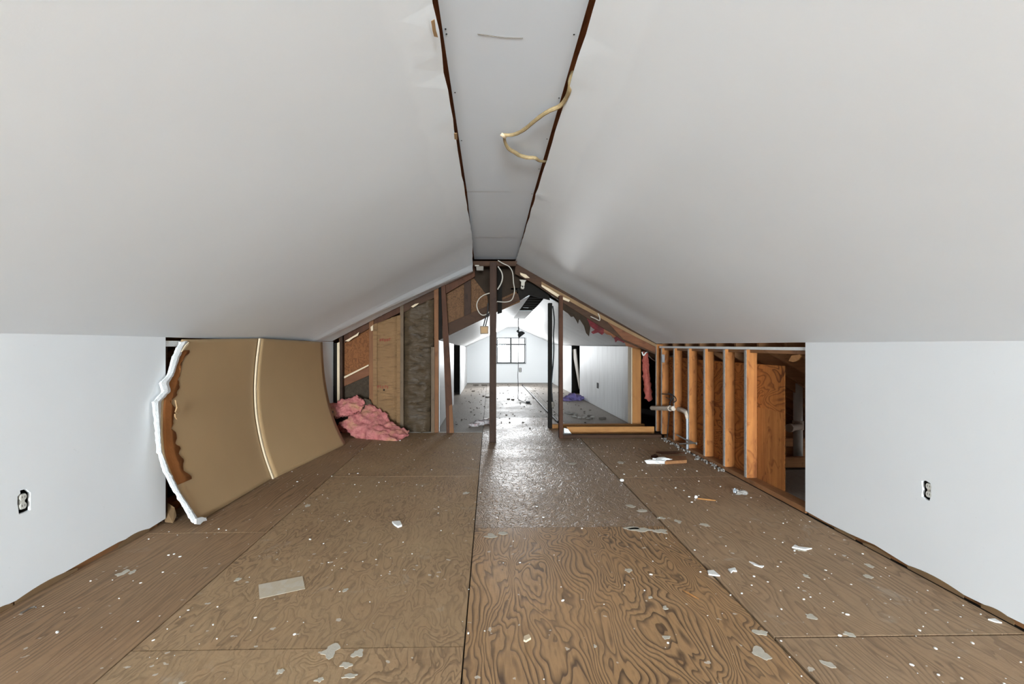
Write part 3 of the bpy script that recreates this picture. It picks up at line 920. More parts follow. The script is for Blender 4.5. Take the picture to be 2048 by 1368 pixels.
pk = empty('insulation_batt', onZ(760, 870), 'crumpled pink fibreglass batt slumped on the floor below the wall studs', 'insulation')
Yq = lambda t: [onY(*q) for q in t]
fuzzy('lower_fold', [Yq(((679, 846, 6.28), (706, 826, 6.45), (738, 806, 6.6))),
                     Yq(((693, 862, 6.28), (725, 842, 6.36), (765, 822, 6.56))),
                     Yq(((718, 876, 6.26), (752, 860, 6.22), (792, 850, 6.42))),
                     Yq(((752, 883, 6.16), (785, 878, 6.1), (817, 861, 6.36))),
                     Yq(((776, 888, 6.04), (794, 886, 6.06), (814, 868, 6.33)))], 0.07, 'pink', 0.035, pk)
fuzzy('upper_fold', [Yq(((655, 808, 6.45), (686, 800, 6.5), (714, 791, 6.55))),
                     Yq(((664, 820, 6.36), (694, 812, 6.4), (728, 803, 6.5))),
                     Yq(((670, 836, 6.34), (700, 829, 6.36), (722, 822, 6.45)))], 0.06, 'pink', 0.03, pk)
fuzzy('dark_flap', [Yq(((714, 792, 6.56), (727, 798, 6.58), (742, 801, 6.6))), Yq(((720, 806, 6.54), (730, 808, 6.57), (742, 812, 6.6))), Yq(((722, 822, 6.5), (730, 815, 6.56), (738, 812, 6.59)))], 0.02, 'kraftd', 0.01, pk, 12, 12)
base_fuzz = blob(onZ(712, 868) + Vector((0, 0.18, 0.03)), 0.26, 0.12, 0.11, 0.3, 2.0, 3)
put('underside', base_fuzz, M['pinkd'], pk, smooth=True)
hb = empty('insulation_strip', onY(1293, 800, 6.9), 'narrow pink fibreglass strip hanging in the gap left of the open studs', 'insulation')
fuzzy('strip', [Yq(((1284, 703, 6.9), (1290, 702, 6.88), (1296, 704, 6.9))), Yq(((1285, 735, 6.9), (1292, 735, 6.86), (1299, 735, 6.9))), Yq(((1287, 770, 6.9), (1295, 770, 6.86), (1303, 770, 6.9))), Yq(((1290, 800, 6.9), (1298, 801, 6.87), (1304, 798, 6.9)))], 0.05, 'pinkd', 0.015, hb, 30, 10, 14, (0, -1, 0))
put('plastic_tie', tube(spline(Yq(((1284, 704, 6.84), (1287, 711, 6.83), (1292, 705, 6.83), (1299, 703, 6.84))), 4), 0.008, 6), M['pvc'], hb)

# ------------------------------------------------------------------ posts
cp = empty('wooden_post', onZ(985, 885), 'dark brown square post standing upright in the middle of the floor', 'post')
a, b = onY(978.6, 880, 5.957).x, onY(992.3, 880, 5.957).x
bm = bmesh.new()
vs = box(bm, (a, 5.957, 0.0), (b, 6.045, 2.128))
for v in vs:
    if v.co.z > 1: v.co.x += 0.006
bmesh.ops.bevel(bm, geom=list(bm.edges), offset=0.003, segments=1, affect='EDGES')
put('shaft', bm, M['post'], cp)
for k in range(6):
    z = 0.12 + 0.37 * k
    bm = bmesh.new(); bmesh.ops.create_cone(bm, cap_ends=True, segments=7, radius1=0.005, radius2=0.004, depth=0.006)
    bmesh.ops.rotate(bm, matrix=__import__('mathutils').Matrix.Rotation(math.pi / 2, 3, 'X'), verts=bm.verts)
    bmesh.ops.translate(bm, vec=(lerp(a, b, R(0.3, 0.7)), 5.955, z), verts=bm.verts)
    put('nail_head', bm, M['boxblack'], cp)
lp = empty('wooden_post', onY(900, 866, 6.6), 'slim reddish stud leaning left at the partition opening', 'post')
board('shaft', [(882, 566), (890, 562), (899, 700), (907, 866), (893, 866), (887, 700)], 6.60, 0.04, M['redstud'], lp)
board('splice', [(898, 812), (904, 808), (908, 866), (899, 866)], 6.585, 0.014, M['brownstud'], lp, label='lighter orange splice')

# ------------------------------------------------------------------ right: open frames in front of the far room
fa = empty('stud_frame', onZ(1220, 877), 'front low wooden frame with one tall thin brown stud, on the right', 'stud frame')
xa0, xa1 = onY(1118.5, 870, 6.195).x, onY(1126, 870, 6.195).x
put('stud', boxbm((xa0, 6.195, 0), (xa1, 6.283, 1.76), 0.002), M['redstud'], fa)
put('bottom_plate', boxbm((xa1, 6.195, 0), (2.12, 6.283, 0.04), 0.002), M['post_x'], fa)
fb = empty('stud_frame', onZ(1190, 857), 'rear dark wooden frame behind the front low frame, with golden sill', 'stud frame')
xb0, xb1 = onY(1097, 850, 6.94).x, onY(1104.5, 850, 6.94).x
put('stud', boxbm((xb0, 6.94, 0), (xb1, 7.03, 1.73), 0.002), M['black'], fb)  # backlit shade is put into this stud's black
put('bottom_plate', boxbm((xb1, 6.94, 0), (2.14, 7.03, 0.055), 0.002), M['gold'], fb)
x0, x1 = onY(1265, 850, 6.95).x, onY(1282, 850, 6.95).x
put('end_stud', boxbm((x0, 6.95, 0.055), (x1, 7.0, 1.12), 0.002), M['gold_z'], fb, label='golden end stud')
put('plaster_edge', boxbm((x0 - 0.012, 6.96, 0.05), (x0 - 0.001, 7.14, 1.13), 0.002), M['edge'], fb)
sb = put('sill_board', boxbm((onY(1134, 860, 6.5).x, 6.5, 0.0), (2.13, 6.538, 0.092), 0.003), M['gold'], label='golden pine board on edge behind the front low frame', cat='board')
tri = put('drywall_scrap', prism([onY(x, y, 6.40) for x, y in ((1128, 856), (1136, 858), (1145, 870), (1128, 870))], (0, 0.012, 0)), M['wall'], label='white triangular plasterboard scrap at the foot of the front frame', cat='scrap')

# sloping rafter and its torn edge over the right-hand opening
rr = empty('rafter_beam', onY(1316, 700, 6.48), 'long reddish brown rafter sloping down under the right ceiling edge', 'rafter')
board('beam', [(1030, 518), (1100, 560), (1200, 617), (1314, 680), (1318, 712), (1251, 684), (1180, 640), (1120, 602), (1066, 566), (1030, 548)], 6.50, 0.05, M['post_x'], rr)
board('lower_face', [(1212, 641), (1316, 697), (1316, 708), (1246, 678)], 6.49, 0.008, M['redraft_x'], rr, label='redder lower half')
board('paper_edge', [(1083, 563), (1160, 606), (1262, 662), (1316, 690), (1316, 696), (1262, 669), (1159, 614), (1083, 570)], 6.478, 0.006, M['brownpaper'], rr)
board('paper_edge', [(1040, 545), (1052, 549), (1060, 556), (1050, 556), (1041, 550)], 6.478, 0.006, M['edge'], rr)
board('paper_edge', [(1083, 569), (1098, 577), (1122, 592), (1140, 600), (1138, 604), (1118, 596), (1096, 582), (1083, 573)], 6.472, 0.006, M['edge'], rr)
put('wire_hook', tube(spline(Yq(((1181, 633, 6.46), (1190, 637, 6.455), (1199, 641, 6.46), (1199, 634, 6.455), (1196, 627, 6.46))), 5), 0.006, 6), M['whitecable'], rr)
SHREDS = [('dark torn paper shred hanging below the rafter, next to the front stud', 'felt', [(1122, 600), (1150, 612), (1164, 622), (1168, 634), (1158, 640), (1156, 648), (1152, 640), (1147, 633), (1142, 634), (1136, 627), (1126, 620)]),
          ('long curled dark shred with red tip hanging from the rafter', 'felt', [(1156, 618), (1174, 632), (1182, 646), (1180, 660), (1178, 673), (1172, 666), (1168, 652), (1160, 640)]),
          ('red fibreglass tuft hanging at the middle of the rafter', 'magenta', [(1172, 634), (1196, 644), (1214, 656), (1210, 664), (1204, 670), (1196, 665), (1186, 668), (1182, 664), (1190, 660), (1180, 652)]),
          ('brown paper tatter hanging right of the red tuft', 'redraft_x', [(1200, 648), (1222, 658), (1238, 668), (1233, 673), (1226, 676), (1222, 671), (1214, 669), (1206, 664)]),
          ('small dark red tuft hanging near the lower end of the rafter', 'magenta', [(1229, 660), (1246, 670), (1254, 682), (1248, 686), (1240, 682), (1233, 680), (1231, 685), (1228, 676)]),
          ('ragged brown tatter at the lower end of the rafter', 'redraft_x', [(1246, 676), (1270, 686), (1286, 697), (1268, 696), (1252, 692)])]
for lab, mt, px in SHREDS:
    pts = [onY(x, y, 6.52 + 0.01 * mnoise.noise(Vector((x * 0.3, y * 0.2, 0)))) for x, y in px]
    bm = bmesh.new()
    c = sum(pts, Vector()) / len(pts)
    cf, cb_ = bm.verts.new(c + Vector((0, -0.015, 0))), bm.verts.new(c + Vector((0, 0.015, 0)))
    vs = [bm.verts.new(p) for p in pts]
    for i in range(len(vs)):
        bm.faces.new((cf, vs[i], vs[(i + 1) % len(vs)])); bm.faces.new((cb_, vs[(i + 1) % len(vs)], vs[i]))
    put('insulation_shred', bm, M[mt], label=lab, cat='insulation shred', group='tatters under the right rafter')

# ------------------------------------------------------------------ right knee wall stripped to its studs
sw = empty('stud_wall', (XR + 0.05, 4.9, 0), 'stripped right knee wall of orange studs backed by plywood', 'stud wall')
put('bottom_plate', boxbm((XR + 0.004, 3.40, 0.0), (XR + 0.10, 6.19, 0.036), 0.002), M['stud_y'], sw)
put('top_plate', boxbm((XR + 0.03, 3.40, 1.085), (XR + 0.12, 6.6, 1.128), 0.002), M['stud_y'], sw)
put('plaster_strip', boxbm((XR + 0.012, 3.40, 1.112), (XR + 0.028, 6.4, 1.135), 0.002), M['gyp'], sw)
for x in (1493, 1450, 1410, 1378, 1349, 1324, 1313):
    y = onX(x, 700, XR).y
    ztop = 1.112 if x > 1320 else 1.16
    put('stud', boxbm((XR + 0.002, y, 0.036), (XR + 0.091, y + 0.038, ztop), 0.0025), M['stud'], sw)
    put('plaster_residue', boxbm((XR - 0.0035, y + 0.001, 0.04), (XR + 0.001, y + 0.034, ztop - 0.005)), M['debris'], sw, label='grey dried plaster')
put('plywood_back', boxbm((XR + 0.093, 3.80, 0.02), (XR + 0.105, 5.5, 0.99)), M['ply_orange'], sw)
put('plywood_back', boxbm((XR + 0.0935, 5.51, 0.02), (XR + 0.1055, 6.5, 1.0)), M['ply_orange'], sw)
put('plywood_patch', boxbm((XR + 0.0915, 3.79, 0.02), (XR + 0.0925, 4.18, 0.63)), M['stud'], sw, label='darker red lower panel edge')
for p in (onX(1327, 717, XR),):
    put('strap_bracket', boxbm((XR - 0.006, p.y - 0.05, p.z - 0.05), (XR - 0.002, p.y + 0.05, p.z + 0.05), 0.002), M['steel'], sw)
chip = [onX(x, y, XR + 0.02) for x, y in ((1583, 711), (1600, 709), (1603, 713), (1597, 719), (1592, 722), (1586, 724), (1577, 722))]
put('wood_splinter', prism(chip, (0.012, 0, 0)), M['gold'], sw)
# rubble along the foot of the studs
bm = bmesh.new()
for k in range(170):
    y = R(4.5, 6.15); x = XR - abs(random.gauss(0, 0.03)) - 0.006; s = R(0.008, 0.028)
    mat4 = __import__('mathutils').Matrix.Translation((x, y, s * 0.3)) @ __import__('mathutils').Euler((R(0, 6), R(0, 6), R(0, 6))).to_matrix().to_4x4() @ __import__('mathutils').Matrix.Diagonal((s, s * R(0.5, 1), s * R(0.4, 0.8), 1))
    bmesh.ops.create_icosphere(bm, subdivisions=1, radius=0.5, matrix=mat4)
put('plaster_rubble', bm, M['debris'], label='grey plaster rubble along the foot of the open studs', cat='rubble', kind='stuff')

# pipes and wires in the stud wall
pp = empty('drain_pipe', onX(1340, 816, 2.15), 'short cream pipe running through the open studs with an elbow', 'pipe')
put('straight_run', tube([onX(1304, 816, 2.11), onX(1347, 817, 2.135)], 0.028, 14), M['pvct'], pp)
put('coupling', tube([onX(1337, 816.6, 2.129), onX(1341, 816.8, 2.131)], 0.033, 14), M['pvct'], pp)
put('elbow', tube(spline([onX(1356, 818, 2.20), onX(1366, 821, 2.17), onX(1373, 826, 2.145), onX(1374.5, 838, 2.14)], 6), [0.027] * 13 + [0.024] * 3 + [0.018] * 3, 14), M['pvct'], pp)
put('riser', tube([onX(1374.5, 836, 2.14), onX(1374.5, 898, 2.14)], 0.013, 10), M['steel'], pp)
rod = put('copper_rod', tube([onX(1354, 870, 2.13), onX(1373, 880, 2.13), onX(1393, 888, 2.14)], 0.009, 8), M['rust'], label='thin metal rod slanting between the stud feet', cat='rod')
rod2 = put('copper_rod', tube([onX(1359, 888, 2.12), onX(1393, 886, 2.12)], 0.008, 8), M['rust'], label='thin level metal rod in front of the stud feet', cat='rod')
wt = empty('wire_bundle', onX(1360, 760, 2.2), 'tangle of dark wires above the cream pipe', 'wire')
for pts in (((1324, 788), (1340, 789), (1350, 794), (1352, 802), (1344, 806)), ((1336, 786), (1345, 790), (1344, 800), (1338, 806)), ((1342, 790), (1338, 830), (1334, 876)), ((1332, 795), (1341, 798), (1347, 797))):
    put('wire', tube(spline([onX(x, y, 2.13) for x, y in pts], 5), 0.0055, 6), M['blackcable'], wt)
ec = put('electrical_cable', tube(spline([onX(1292, 706, 2.2), onX(1312, 722, 2.22), onX(1345, 712, 2.27), onX(1378, 722, 2.27), onX(1430, 728, 2.28), onX(1448, 733, 2.28)], 6), 0.006, 6), M['whitecable'], label='thin white cable passing behind the tops of the open studs', cat='cable')

# attic void at the right: pale plank, joists, standing pipe
put('attic_plank', boxbm((2.30, 3.1, -0.01), (3.1, 4.55, 0.012), 0.002), M['ply_far'], label='pale dusty plank on the dark void floor beyond the open studs', cat='plank')
jf = empty('joist_floor', (3.2, 5.6, 0), 'row of dark brown joists on the void floor behind the white pipe', 'joists')
for k in range(6):
    y = 4.72 + 0.42 * k
    put('joist', boxbm((2.30, y, -0.012), (4.3, y + 0.05, 0.085 + 0.01 * k), 0.002), M['raft_x'], jf)
pv = empty('vent_pipe', (3.1, 5.1, 0), 'upright grey white plastic pipe in the dark void beyond the right opening', 'pipe')
pb = onY(1596, 850, 5.1)
put('standpipe', tube([(pb.x, 5.1, -0.01), (pb.x, 5.1, 0.76)], 0.044, 20), M['pvc'], pv, smooth=True)
zt = onY(1596, 851, 5.1).z
put('collar', tube([(pb.x, 5.1, zt - 0.04), (pb.x, 5.1, zt + 0.05)], 0.052, 20), M['pvct'], pv)
put('branch', tube([(pb.x, 5.06, zt), (pb.x - 0.16, 4.96, zt)], 0.034, 14), M['pvct'], pv)
put('branch_cap', tube([(pb.x - 0.15, 4.965, zt), (pb.x - 0.185, 4.945, zt)], 0.042, 14), M['pvct'], pv)

# dark void to the left and behind the partition
put('joist', boxbm((-2.32, 3.3, -0.012), (-2.22, 6.6, 0.05)), M['raft'], label='dark brown joist on the floor behind the bent boards', cat='joist')

# ------------------------------------------------------------------ the two bent plasterboards at the left
def edge3(pts): return [onX(x, y, X) for x, y, X in pts]


e_l = edge3(((366, 679, -2.075), (352, 715, -2.078), (344, 750, -2.08), (333, 775, -2.08), (327, 800, -2.08), (325, 850, -2.065), (328, 900, -2.04), (338, 935, -2.005), (362, 985, -1.945), (398, 1043, -1.875)))
e_m = [onY(x, y, Y) for x, y, Y in ((521, 677, 4.52), (516, 715, 4.52), (513, 750, 4.51), (512, 785, 4.5), (514, 825, 4.48), (521, 868, 4.45), (532, 912, 4.42), (548, 957, 4.385))]
e_r = [onY(x, y, Y) for x, y, Y in ((645, 684, 6.12), (647, 725, 6.1), (651, 762, 6.06), (658, 800, 6.02), (668, 835, 5.97), (680, 865, 5.92), (692, 888, 5.89))]


def bent(e0, e1, nu, nv, f0=0.0, f1=1.0, off=0.0, wig=0.0):
    a, b = spline(e0, 4), spline(e1, 4)
    rows = []
    for i in range(nu):
        t = i / (nu - 1)
        p, q = polyline_at(a, t), polyline_at(b, t)
        row = []
        for j in range(nv):
            s = lerp(f0, f1, j / (nv - 1))
            if wig and j == nv - 1: s += wig * mnoise.noise(Vector((t * 11, 3.3, 0))) + 0.5 * wig * mnoise.noise(Vector((t * 31, 1.3, 0)))
            v = p.lerp(q, s); v.x += off
            row.append(v)
        rows.append(row)
    return rows


b1 = empty('gypsum_board', onZ(470, 1000), 'bent brown paper backed plasterboard with a torn white left edge', 'plasterboard')
rows1 = bent(e_l, [p + Vector((-0.018, 0.04, 0)) for p in e_m], 40, 20)
put('board', sheet(rows1, 0.012, towards=(1, 0, 0)), M['paper'], b1, smooth=True)
put('torn_layer', sheet(bent(e_l, e_m, 90, 5, 0.0, 0.085, 0.0035, 0.09)[6:70], 0.001, towards=(1, 0, 0)), M['torn'], b1, smooth=True, label='orange brown torn inner paper')
# broken gypsum rim
rim_l = edge3(((361, 684, -2.068), (348, 712, -2.068), (338, 748, -2.07), (321, 766, -2.07), (327, 782, -2.07), (308, 803, -2.07), (312, 850, -2.055), (316, 900, -2.03), (328, 938, -1.995), (352, 985, -1.935), (388, 1046, -1.865)))
rim_r = edge3(((374, 682, -2.066), (358, 715, -2.068), (346, 752, -2.07), (336, 766, -2.07), (341, 782, -2.07), (318, 806, -2.07), (320, 850, -2.055), (322, 900, -2.03), (336, 938, -1.995), (360, 985, -1.935), (398, 1042, -1.862)))
ra, rb = [], []
for t in range(90):
    ra.append(polyline_at(rim_l, t / 89)); rb.append(polyline_at(rim_r, t / 89))
rr_rows = []
for i in range(90):
    p, q = ra[i].copy(), rb[i].copy()
    w = 0.009 * mnoise.noise(Vector((i * 0.45, 1, 0))) + 0.006 * mnoise.noise(Vector((i * 1.3, 1, 7))); p.y += w; p.x += 0.002; q.x += 0.004
    q.y += 0.007 * mnoise.noise(Vector((i * 0.6, 5, 0))) + 0.005 * mnoise.noise(Vector((i * 1.6, 5, 3)))
    rr_rows.append([p, p.lerp(q, 0.5) + Vector((0.006, 0, 0)), q])
put('gypsum_rim', sheet(rr_rows, 0.018, towards=(1, 0, 0)), M['gyp'], b1, label='broken white gypsum edge')
lip = [onX(x, y, -1.85) for x, y in ((388, 1038), (400, 1034), (408, 1036), (410, 1041), (402, 1043), (396, 1049), (388, 1048))]
put('gypsum_lip', prism(lip, (0.014, 0, 0)), M['gyp'], b1)
for px in (((370, 690), (376, 684), (375, 689), (366, 700), (361, 704)), ((349, 800), (356, 812), (358, 822), (354, 828), (349, 824), (352, 815)), ((348, 828), (351, 834), (352, 839), (349, 834))):
    put('paper_curl', prism([onX(x, y, -2.04) for x, y in px], (0.008, 0, 0)), M['tan'] if px[0][0] != 370 else M['edge'], b1)

b2 = empty('gypsum_board', onZ(620, 925), 'smooth bent brown plasterboard leaning at the right, overlapping the torn board', 'plasterboard')
rows2 = bent(e_m, e_r, 40, 20)
put('board', sheet(rows2, 0.012, towards=(1, 0, 0)), M['paper'], b2, smooth=True)
el = spline(e_m, 4)
put('edge_strip', sheet([[p + Vector((0.002, -0.012, 0)), p + Vector((0.003, 0.002, 0))] for p in el], 0.014, towards=(1, 0, 0)), M['edge'], b2, label='ivory cut edge')
sc = put('drywall_scrap', prism([onZ(x, y, 0.0) + Vector((0, 0, h)) for x, y, h in ((332, 1046, 0.005), (331, 1038, 0.075), (336, 1036, 0.1), (349, 1036, 0.07), (353, 1041, 0.03), (346, 1048, 0.005))], (-0.012, 0.006, 0)), M['brownpaper'], label='small brown plasterboard scrap at the cut end of the left wall', cat='scrap')
# framing seen in the slit behind the torn board
put('top_plate', boxbm((XL - 0.1, 3.33, 1.14), (XL - 0.015, 6.5, 1.178)), M['gyp'], wl)
put('stud', boxbm((XL - 0.12, 3.33, 0.0), (XL - 0.02, 3.368, 1.14)), M['post'], wl)
put('stud', boxbm((XL - 0.12, 4.0, 0.0), (XL - 0.03, 4.038, 1.14)), M['post'], wl)

# ------------------------------------------------------------------ electrical bits
def outlet(name, X, hole_px, cx, cy, label, into):
    p = onX(cx, cy, X)
    root = empty(name, (X, p.y, p.z - 0.06), label, 'outlet')
    s = 1 if into > 0 else -1
    pts = [onX(x, y, X) for x, y in hole_px]
    y0, y1 = min(q.y for q in pts), max(q.y for q in pts); z0, z1 = min(q.z for q in pts), max(q.z for q in pts)
    bm = bmesh.new()
    d = 0.055 * s
    for lo, hi in (((X + d, y0 - 0.01, z0 - 0.01), (X + d + 0.004 * s, y1 + 0.01, z1 + 0.01)),
                   ((X + 0.013 * s, y0 - 0.01, z0 - 0.01), (X + d, y0 - 0.006, z1 + 0.01)), ((X + 0.013 * s, y1 + 0.006, z0 - 0.01), (X + d, y1 + 0.01, z1 + 0.01)),
                   ((X + 0.013 * s, y0, z0 - 0.01), (X + d, y1, z0 - 0.006)), ((X + 0.013 * s, y0, z1 + 0.006), (X + d, y1, z1 + 0.01))):
        box(bm, tuple(min(a, b) for a, b in zip(lo, hi)), tuple(max(a, b) for a, b in zip(lo, hi)))
    put('box', bm, M['boxblack'], root)
    yc = p.y
    for k in (-1, 1):
        bm = bmesh.new()
        n = 20
        loop = []
        for a in range(n):
            t = 2 * math.pi * a / n
            loop.append((X + 0.012 * s, yc + 0.0172 * math.cos(t), p.z + k * 0.0195 + max(-0.0142, min(0.0142, 0.0172 * math.sin(t)))))
        fc_ = prism(loop, (-0.012 * s, 0, 0), 0.001)
        r_ = put('receptacle', fc_, M['outlet'], root)
        for q in (-1, 1):
            lo = (X - 0.0006 * s, yc + q * 0.0065 - 0.0011, p.z + k * 0.0195 - 0.003); hi = (X + 0.0004 * s, yc + q * 0.0065 + 0.0011, p.z + k * 0.0195 + 0.006)
            put('slot', boxbm(tuple(min(a, b) for a, b in zip(lo, hi)), tuple(max(a, b) for a, b in zip(lo, hi))), M['boxblack'], r_)
    lo = (X + 0.004 * s, yc - 0.012, p.z - 0.034); hi = (X + 0.013 * s, yc + 0.012, p.z + 0.034)
    put('yoke', boxbm(tuple(min(a, b) for a, b in zip(lo, hi)), tuple(max(a, b) for a, b in zip(lo, hi)), 0.001), M['outlet'], root)
    return root


outlet('wall_outlet', XL, hl, 47, 1003, 'uncovered ivory outlet in a ragged hole of the left white wall', -1)
outlet('wall_outlet', XR, hr, 1857, 981, 'uncovered ivory outlet in a broken hole of the right white wall', 1)


def small_outlet(p, axis, lab):
    root = empty('wall_outlet', p, lab, 'outlet')
    d = Vector((0, 0.004, 0)) if axis == 'y' else Vector((0.004, 0, 0))
    w = Vector((0.036, 0, 0)) if axis == 'y' else Vector((0, 0.05, 0))
    u = Vector((0, 0, 0.062))
    q = [p - w - u, p + w - u, p + w + u, p - w + u]
    put('plate', prism([v - d for v in q], d * 0.9), M['frame'], root)
    for k in (-1, 1):
        c = p + Vector((0, 0, k * 0.027))
        q = [c - w * 0.5 - u * 0.3, c + w * 0.5 - u * 0.3, c + w * 0.5 + u * 0.3, c - w * 0.5 + u * 0.3]
        put('receptacle', prism([v - d * 1.6 for v in q], d * 0.7), M['outlet'] if axis == 'y' else M['boxblack'], root)


small_outlet(onY(1040.5, 740, YE - 0.002), 'y', 'small grey outlet on the far end wall below the window')
small_outlet(onX(929, 748, -0.682), 'x', 'small black outlet on the far left wall, right of the dark doorway')
p = onX(1195.5, 771, 1.988)
put('wall_slot', boxbm((p.x - 0.006, p.y - 0.06, p.z - 0.05), (p.x, p.y + 0.06, p.z + 0.05)), M['boxblack'], label='narrow black outlet slot in the streaky far right wall', cat='outlet')

jb = empty('junction_box', onY(968, 668, 5.99), 'square tan junction box hung on the left side of the central post', 'junction box')
put('box', prism([onY(x, y, 5.97) for x, y in ((960, 652), (977, 652), (977, 668), (960.5, 668))], (0, 0.04, 0), 0.004), M['box'], jb)
put('cover_rim', prism([onY(x, y, 5.966) for x, y in ((962, 654), (975, 654), (975, 666), (962.5, 666))], (0, 0.004, 0), 0.001), M['tan'], jb)
put('conduit', tube(spline([onY(967, 652, 5.99), onY(970, 640, 5.99), onY(975, 624, 6.0), onY(976, 606, 6.0)], 5), 0.007, 6), M['blackcable'], jb)
put('conduit', tube(spline([onY(971, 652, 5.99), onY(974, 640, 5.99), onY(978, 626, 6.0)], 5), 0.007, 6), M['blackcable'], jb)
put('electrical_cable', tube(spline(Yq(((996, 521, 6.1), (1006, 527, 6.08), (1018, 533, 6.06), (1025, 545, 6.05), (1027, 565, 6.05), (1029, 582, 6.06), (1024, 599, 6.08), (1012, 604, 6.08), (994, 603, 6.09))), 6), 0.006, 8), M['whitecable'], label='long white cable loop right of the central post top', cat='cable')
put('electrical_cable', tube(spline(Yq(((996, 533, 6.1), (1003, 544, 6.09), (1005, 555, 6.09), (1002, 567, 6.09), (995, 579, 6.1))), 6), 0.0075, 8), M['whitecable'], label='short thick white cable arc close to the central post top', cat='cable')
put('electrical_cable', tube(spline(Yq(((980, 586, 6.08), (968, 590, 6.06), (958, 598, 6.05), (953.5, 610, 6.05), (957, 623, 6.05), (964, 630, 6.05), (972, 629, 6.06), (978, 624, 6.08))), 6), 0.006, 8), M['whitecable'], label='white cable loop left of the central post above the junction box', cat='cable')
eb = empty('metal_box', onY(959, 541, 6.2), 'small dull metal box under the left end of the ridge header', 'box')
put('box', prism([onY(x, y, 6.2) for x, y in ((952, 532), (967, 532), (967, 541), (953, 541))], (0, 0.05, 0), 0.004), M['rust'], eb)
put('lip', prism([onY(x, y, 6.195) for x, y in ((950, 530), (958, 530), (958, 532), (950, 532))], (0, 0.05, 0)), M['whitecable'], eb)
lh = empty('lamp_holder', onY(1045, 580, 6.44), 'white keyhole shaped lamp bracket on the dark rafter', 'bracket')
put('back_plate', prism([onY(x, y, 6.45) for x, y in ((1038.5, 559), (1053, 560), (1049.5, 565), (1049, 572), (1042, 571), (1042.5, 564))], (0, 0.02, 0), 0.002), M['whitecable'], lh)
bm = bmesh.new()
bmesh.ops.create_cone(bm, cap_ends=True, segments=16, radius1=0.026, radius2=0.022, depth=0.05)
bmesh.ops.rotate(bm, matrix=__import__('mathutils').Matrix.Rotation(math.pi / 2, 3, 'X'), verts=bm.verts)
bmesh.ops.translate(bm, vec=onY(1045, 575, 6.44), verts=bm.verts)
put('socket', bm, M['whitecable'], lh)
bm = bmesh.new(); bmesh.ops.create_uvsphere(bm, u_segments=8, v_segments=6, radius=0.011)
bmesh.ops.translate(bm, vec=onY(1045, 573, 6.412), verts=bm.verts)
put('socket_hole', bm, M['boxblack'], lh)

# old cloth cables drooping from the right-hand joint of the ceiling strip
tc1 = empty('electrical_cable', onZ(1006, 270, 2.2), 'old tan cable drooping across the flat ceiling strip', 'cable')
pts = [onZ(x, y, z) for x, y, z in ((1146, 145, 2.26), (1141, 160, 2.22), (1139, 180, 2.2), (1130, 200, 2.2), (1118, 213, 2.195), (1100, 221, 2.19), (1085, 230, 2.19), (1068, 243, 2.19), (1050, 258, 2.19), (1036, 266, 2.195), (1022, 270, 2.2), (1004, 270, 2.2))]
n = (len(pts) - 1) * 6 + 1
put('sheath', tube(spline(pts, 6), [lerp(0.010, 0.0085, k / n) * (1 + 0.15 * mnoise.noise(Vector((k * 0.3, 0, 0)))) for k in range(n)], 8), M['cable'], tc1)
pts = [onZ(x, y, z) for x, y, z in ((1008, 270, 2.2), (1010, 284, 2.2), (1017, 297, 2.19), (1030, 305, 2.19), (1040, 311, 2.19), (1055, 315, 2.19), (1070, 316, 2.19), (1080, 322, 2.2), (1097, 323, 2.24))]
n = (len(pts) - 1) * 6 + 1
put('loose_end', tube(spline(pts, 6), [lerp(0.006, 0.011, math.sin(math.pi * k / n)) for k in range(n)], 8), M['cable'], tc1)
put('frayed_tip', tube(spline([onZ(1002, 268, 2.2), onZ(1006, 271, 2.195), onZ(1010, 274, 2.2)], 4), 0.009, 7), M['edge'], tc1)

# hanging work lamp of the far room
hlm = empty('hanging_lamp', onY(1040, 670, 10.8), 'black lamp with tilted shade hanging from the far ceiling on its cord', 'lamp')
put('hanger', tube(spline(Yq(((1037, 637, 10.8), (1036.6, 648, 10.8), (1037.2, 660, 10.8), (1035, 663, 10.8))), 4), 0.011, 6), M['blackcable'], hlm)
bm = bmesh.new()
bmesh.ops.create_uvsphere(bm, u_segments=18, v_segments=10, radius=0.085)
geo = [v for v in bm.verts if v.co.z < -0.01]
bmesh.ops.delete(bm, geom=geo, context='VERTS')
for v in bm.verts: v.co.z *= 1.15
bmesh.ops.rotate(bm, matrix=__import__('mathutils').Matrix.Rotation(math.radians(-38), 3, 'Y'), verts=bm.verts)
bmesh.ops.translate(bm, vec=onY(1044, 671, 10.8), verts=bm.verts)
sh = put('shade', bm, M['blackcable'], hlm)
so = sh.modifiers.new('wall', 'SOLIDIFY'); so.thickness = 0.004
put('clamp', tube([onY(1034, 661, 10.8), onY(1040, 667, 10.8)], 0.022, 8), M['blackcable'], hlm)
put('cord', tube(spline(Yq(((1037.5, 668, 10.78), (1037, 700, 10.78), (1036.5, 735, 10.78), (1035.6, 752, 10.78), (1036.6, 775, 10.78))) + [onZ(1036, 795, 0.012), onZ(1039, 800, 0.012), onZ(1052, 806, 0.012)], 6), 0.0065, 6), M['frame'], hlm)
put('plug', boxbm(tuple(onZ(1054, 806) + Vector((-0.02, -0.05, 0.0))), tuple(onZ(1058, 806) + Vector((0.02, 0.05, 0.035))), 0.004), M['blackcable'], hlm)
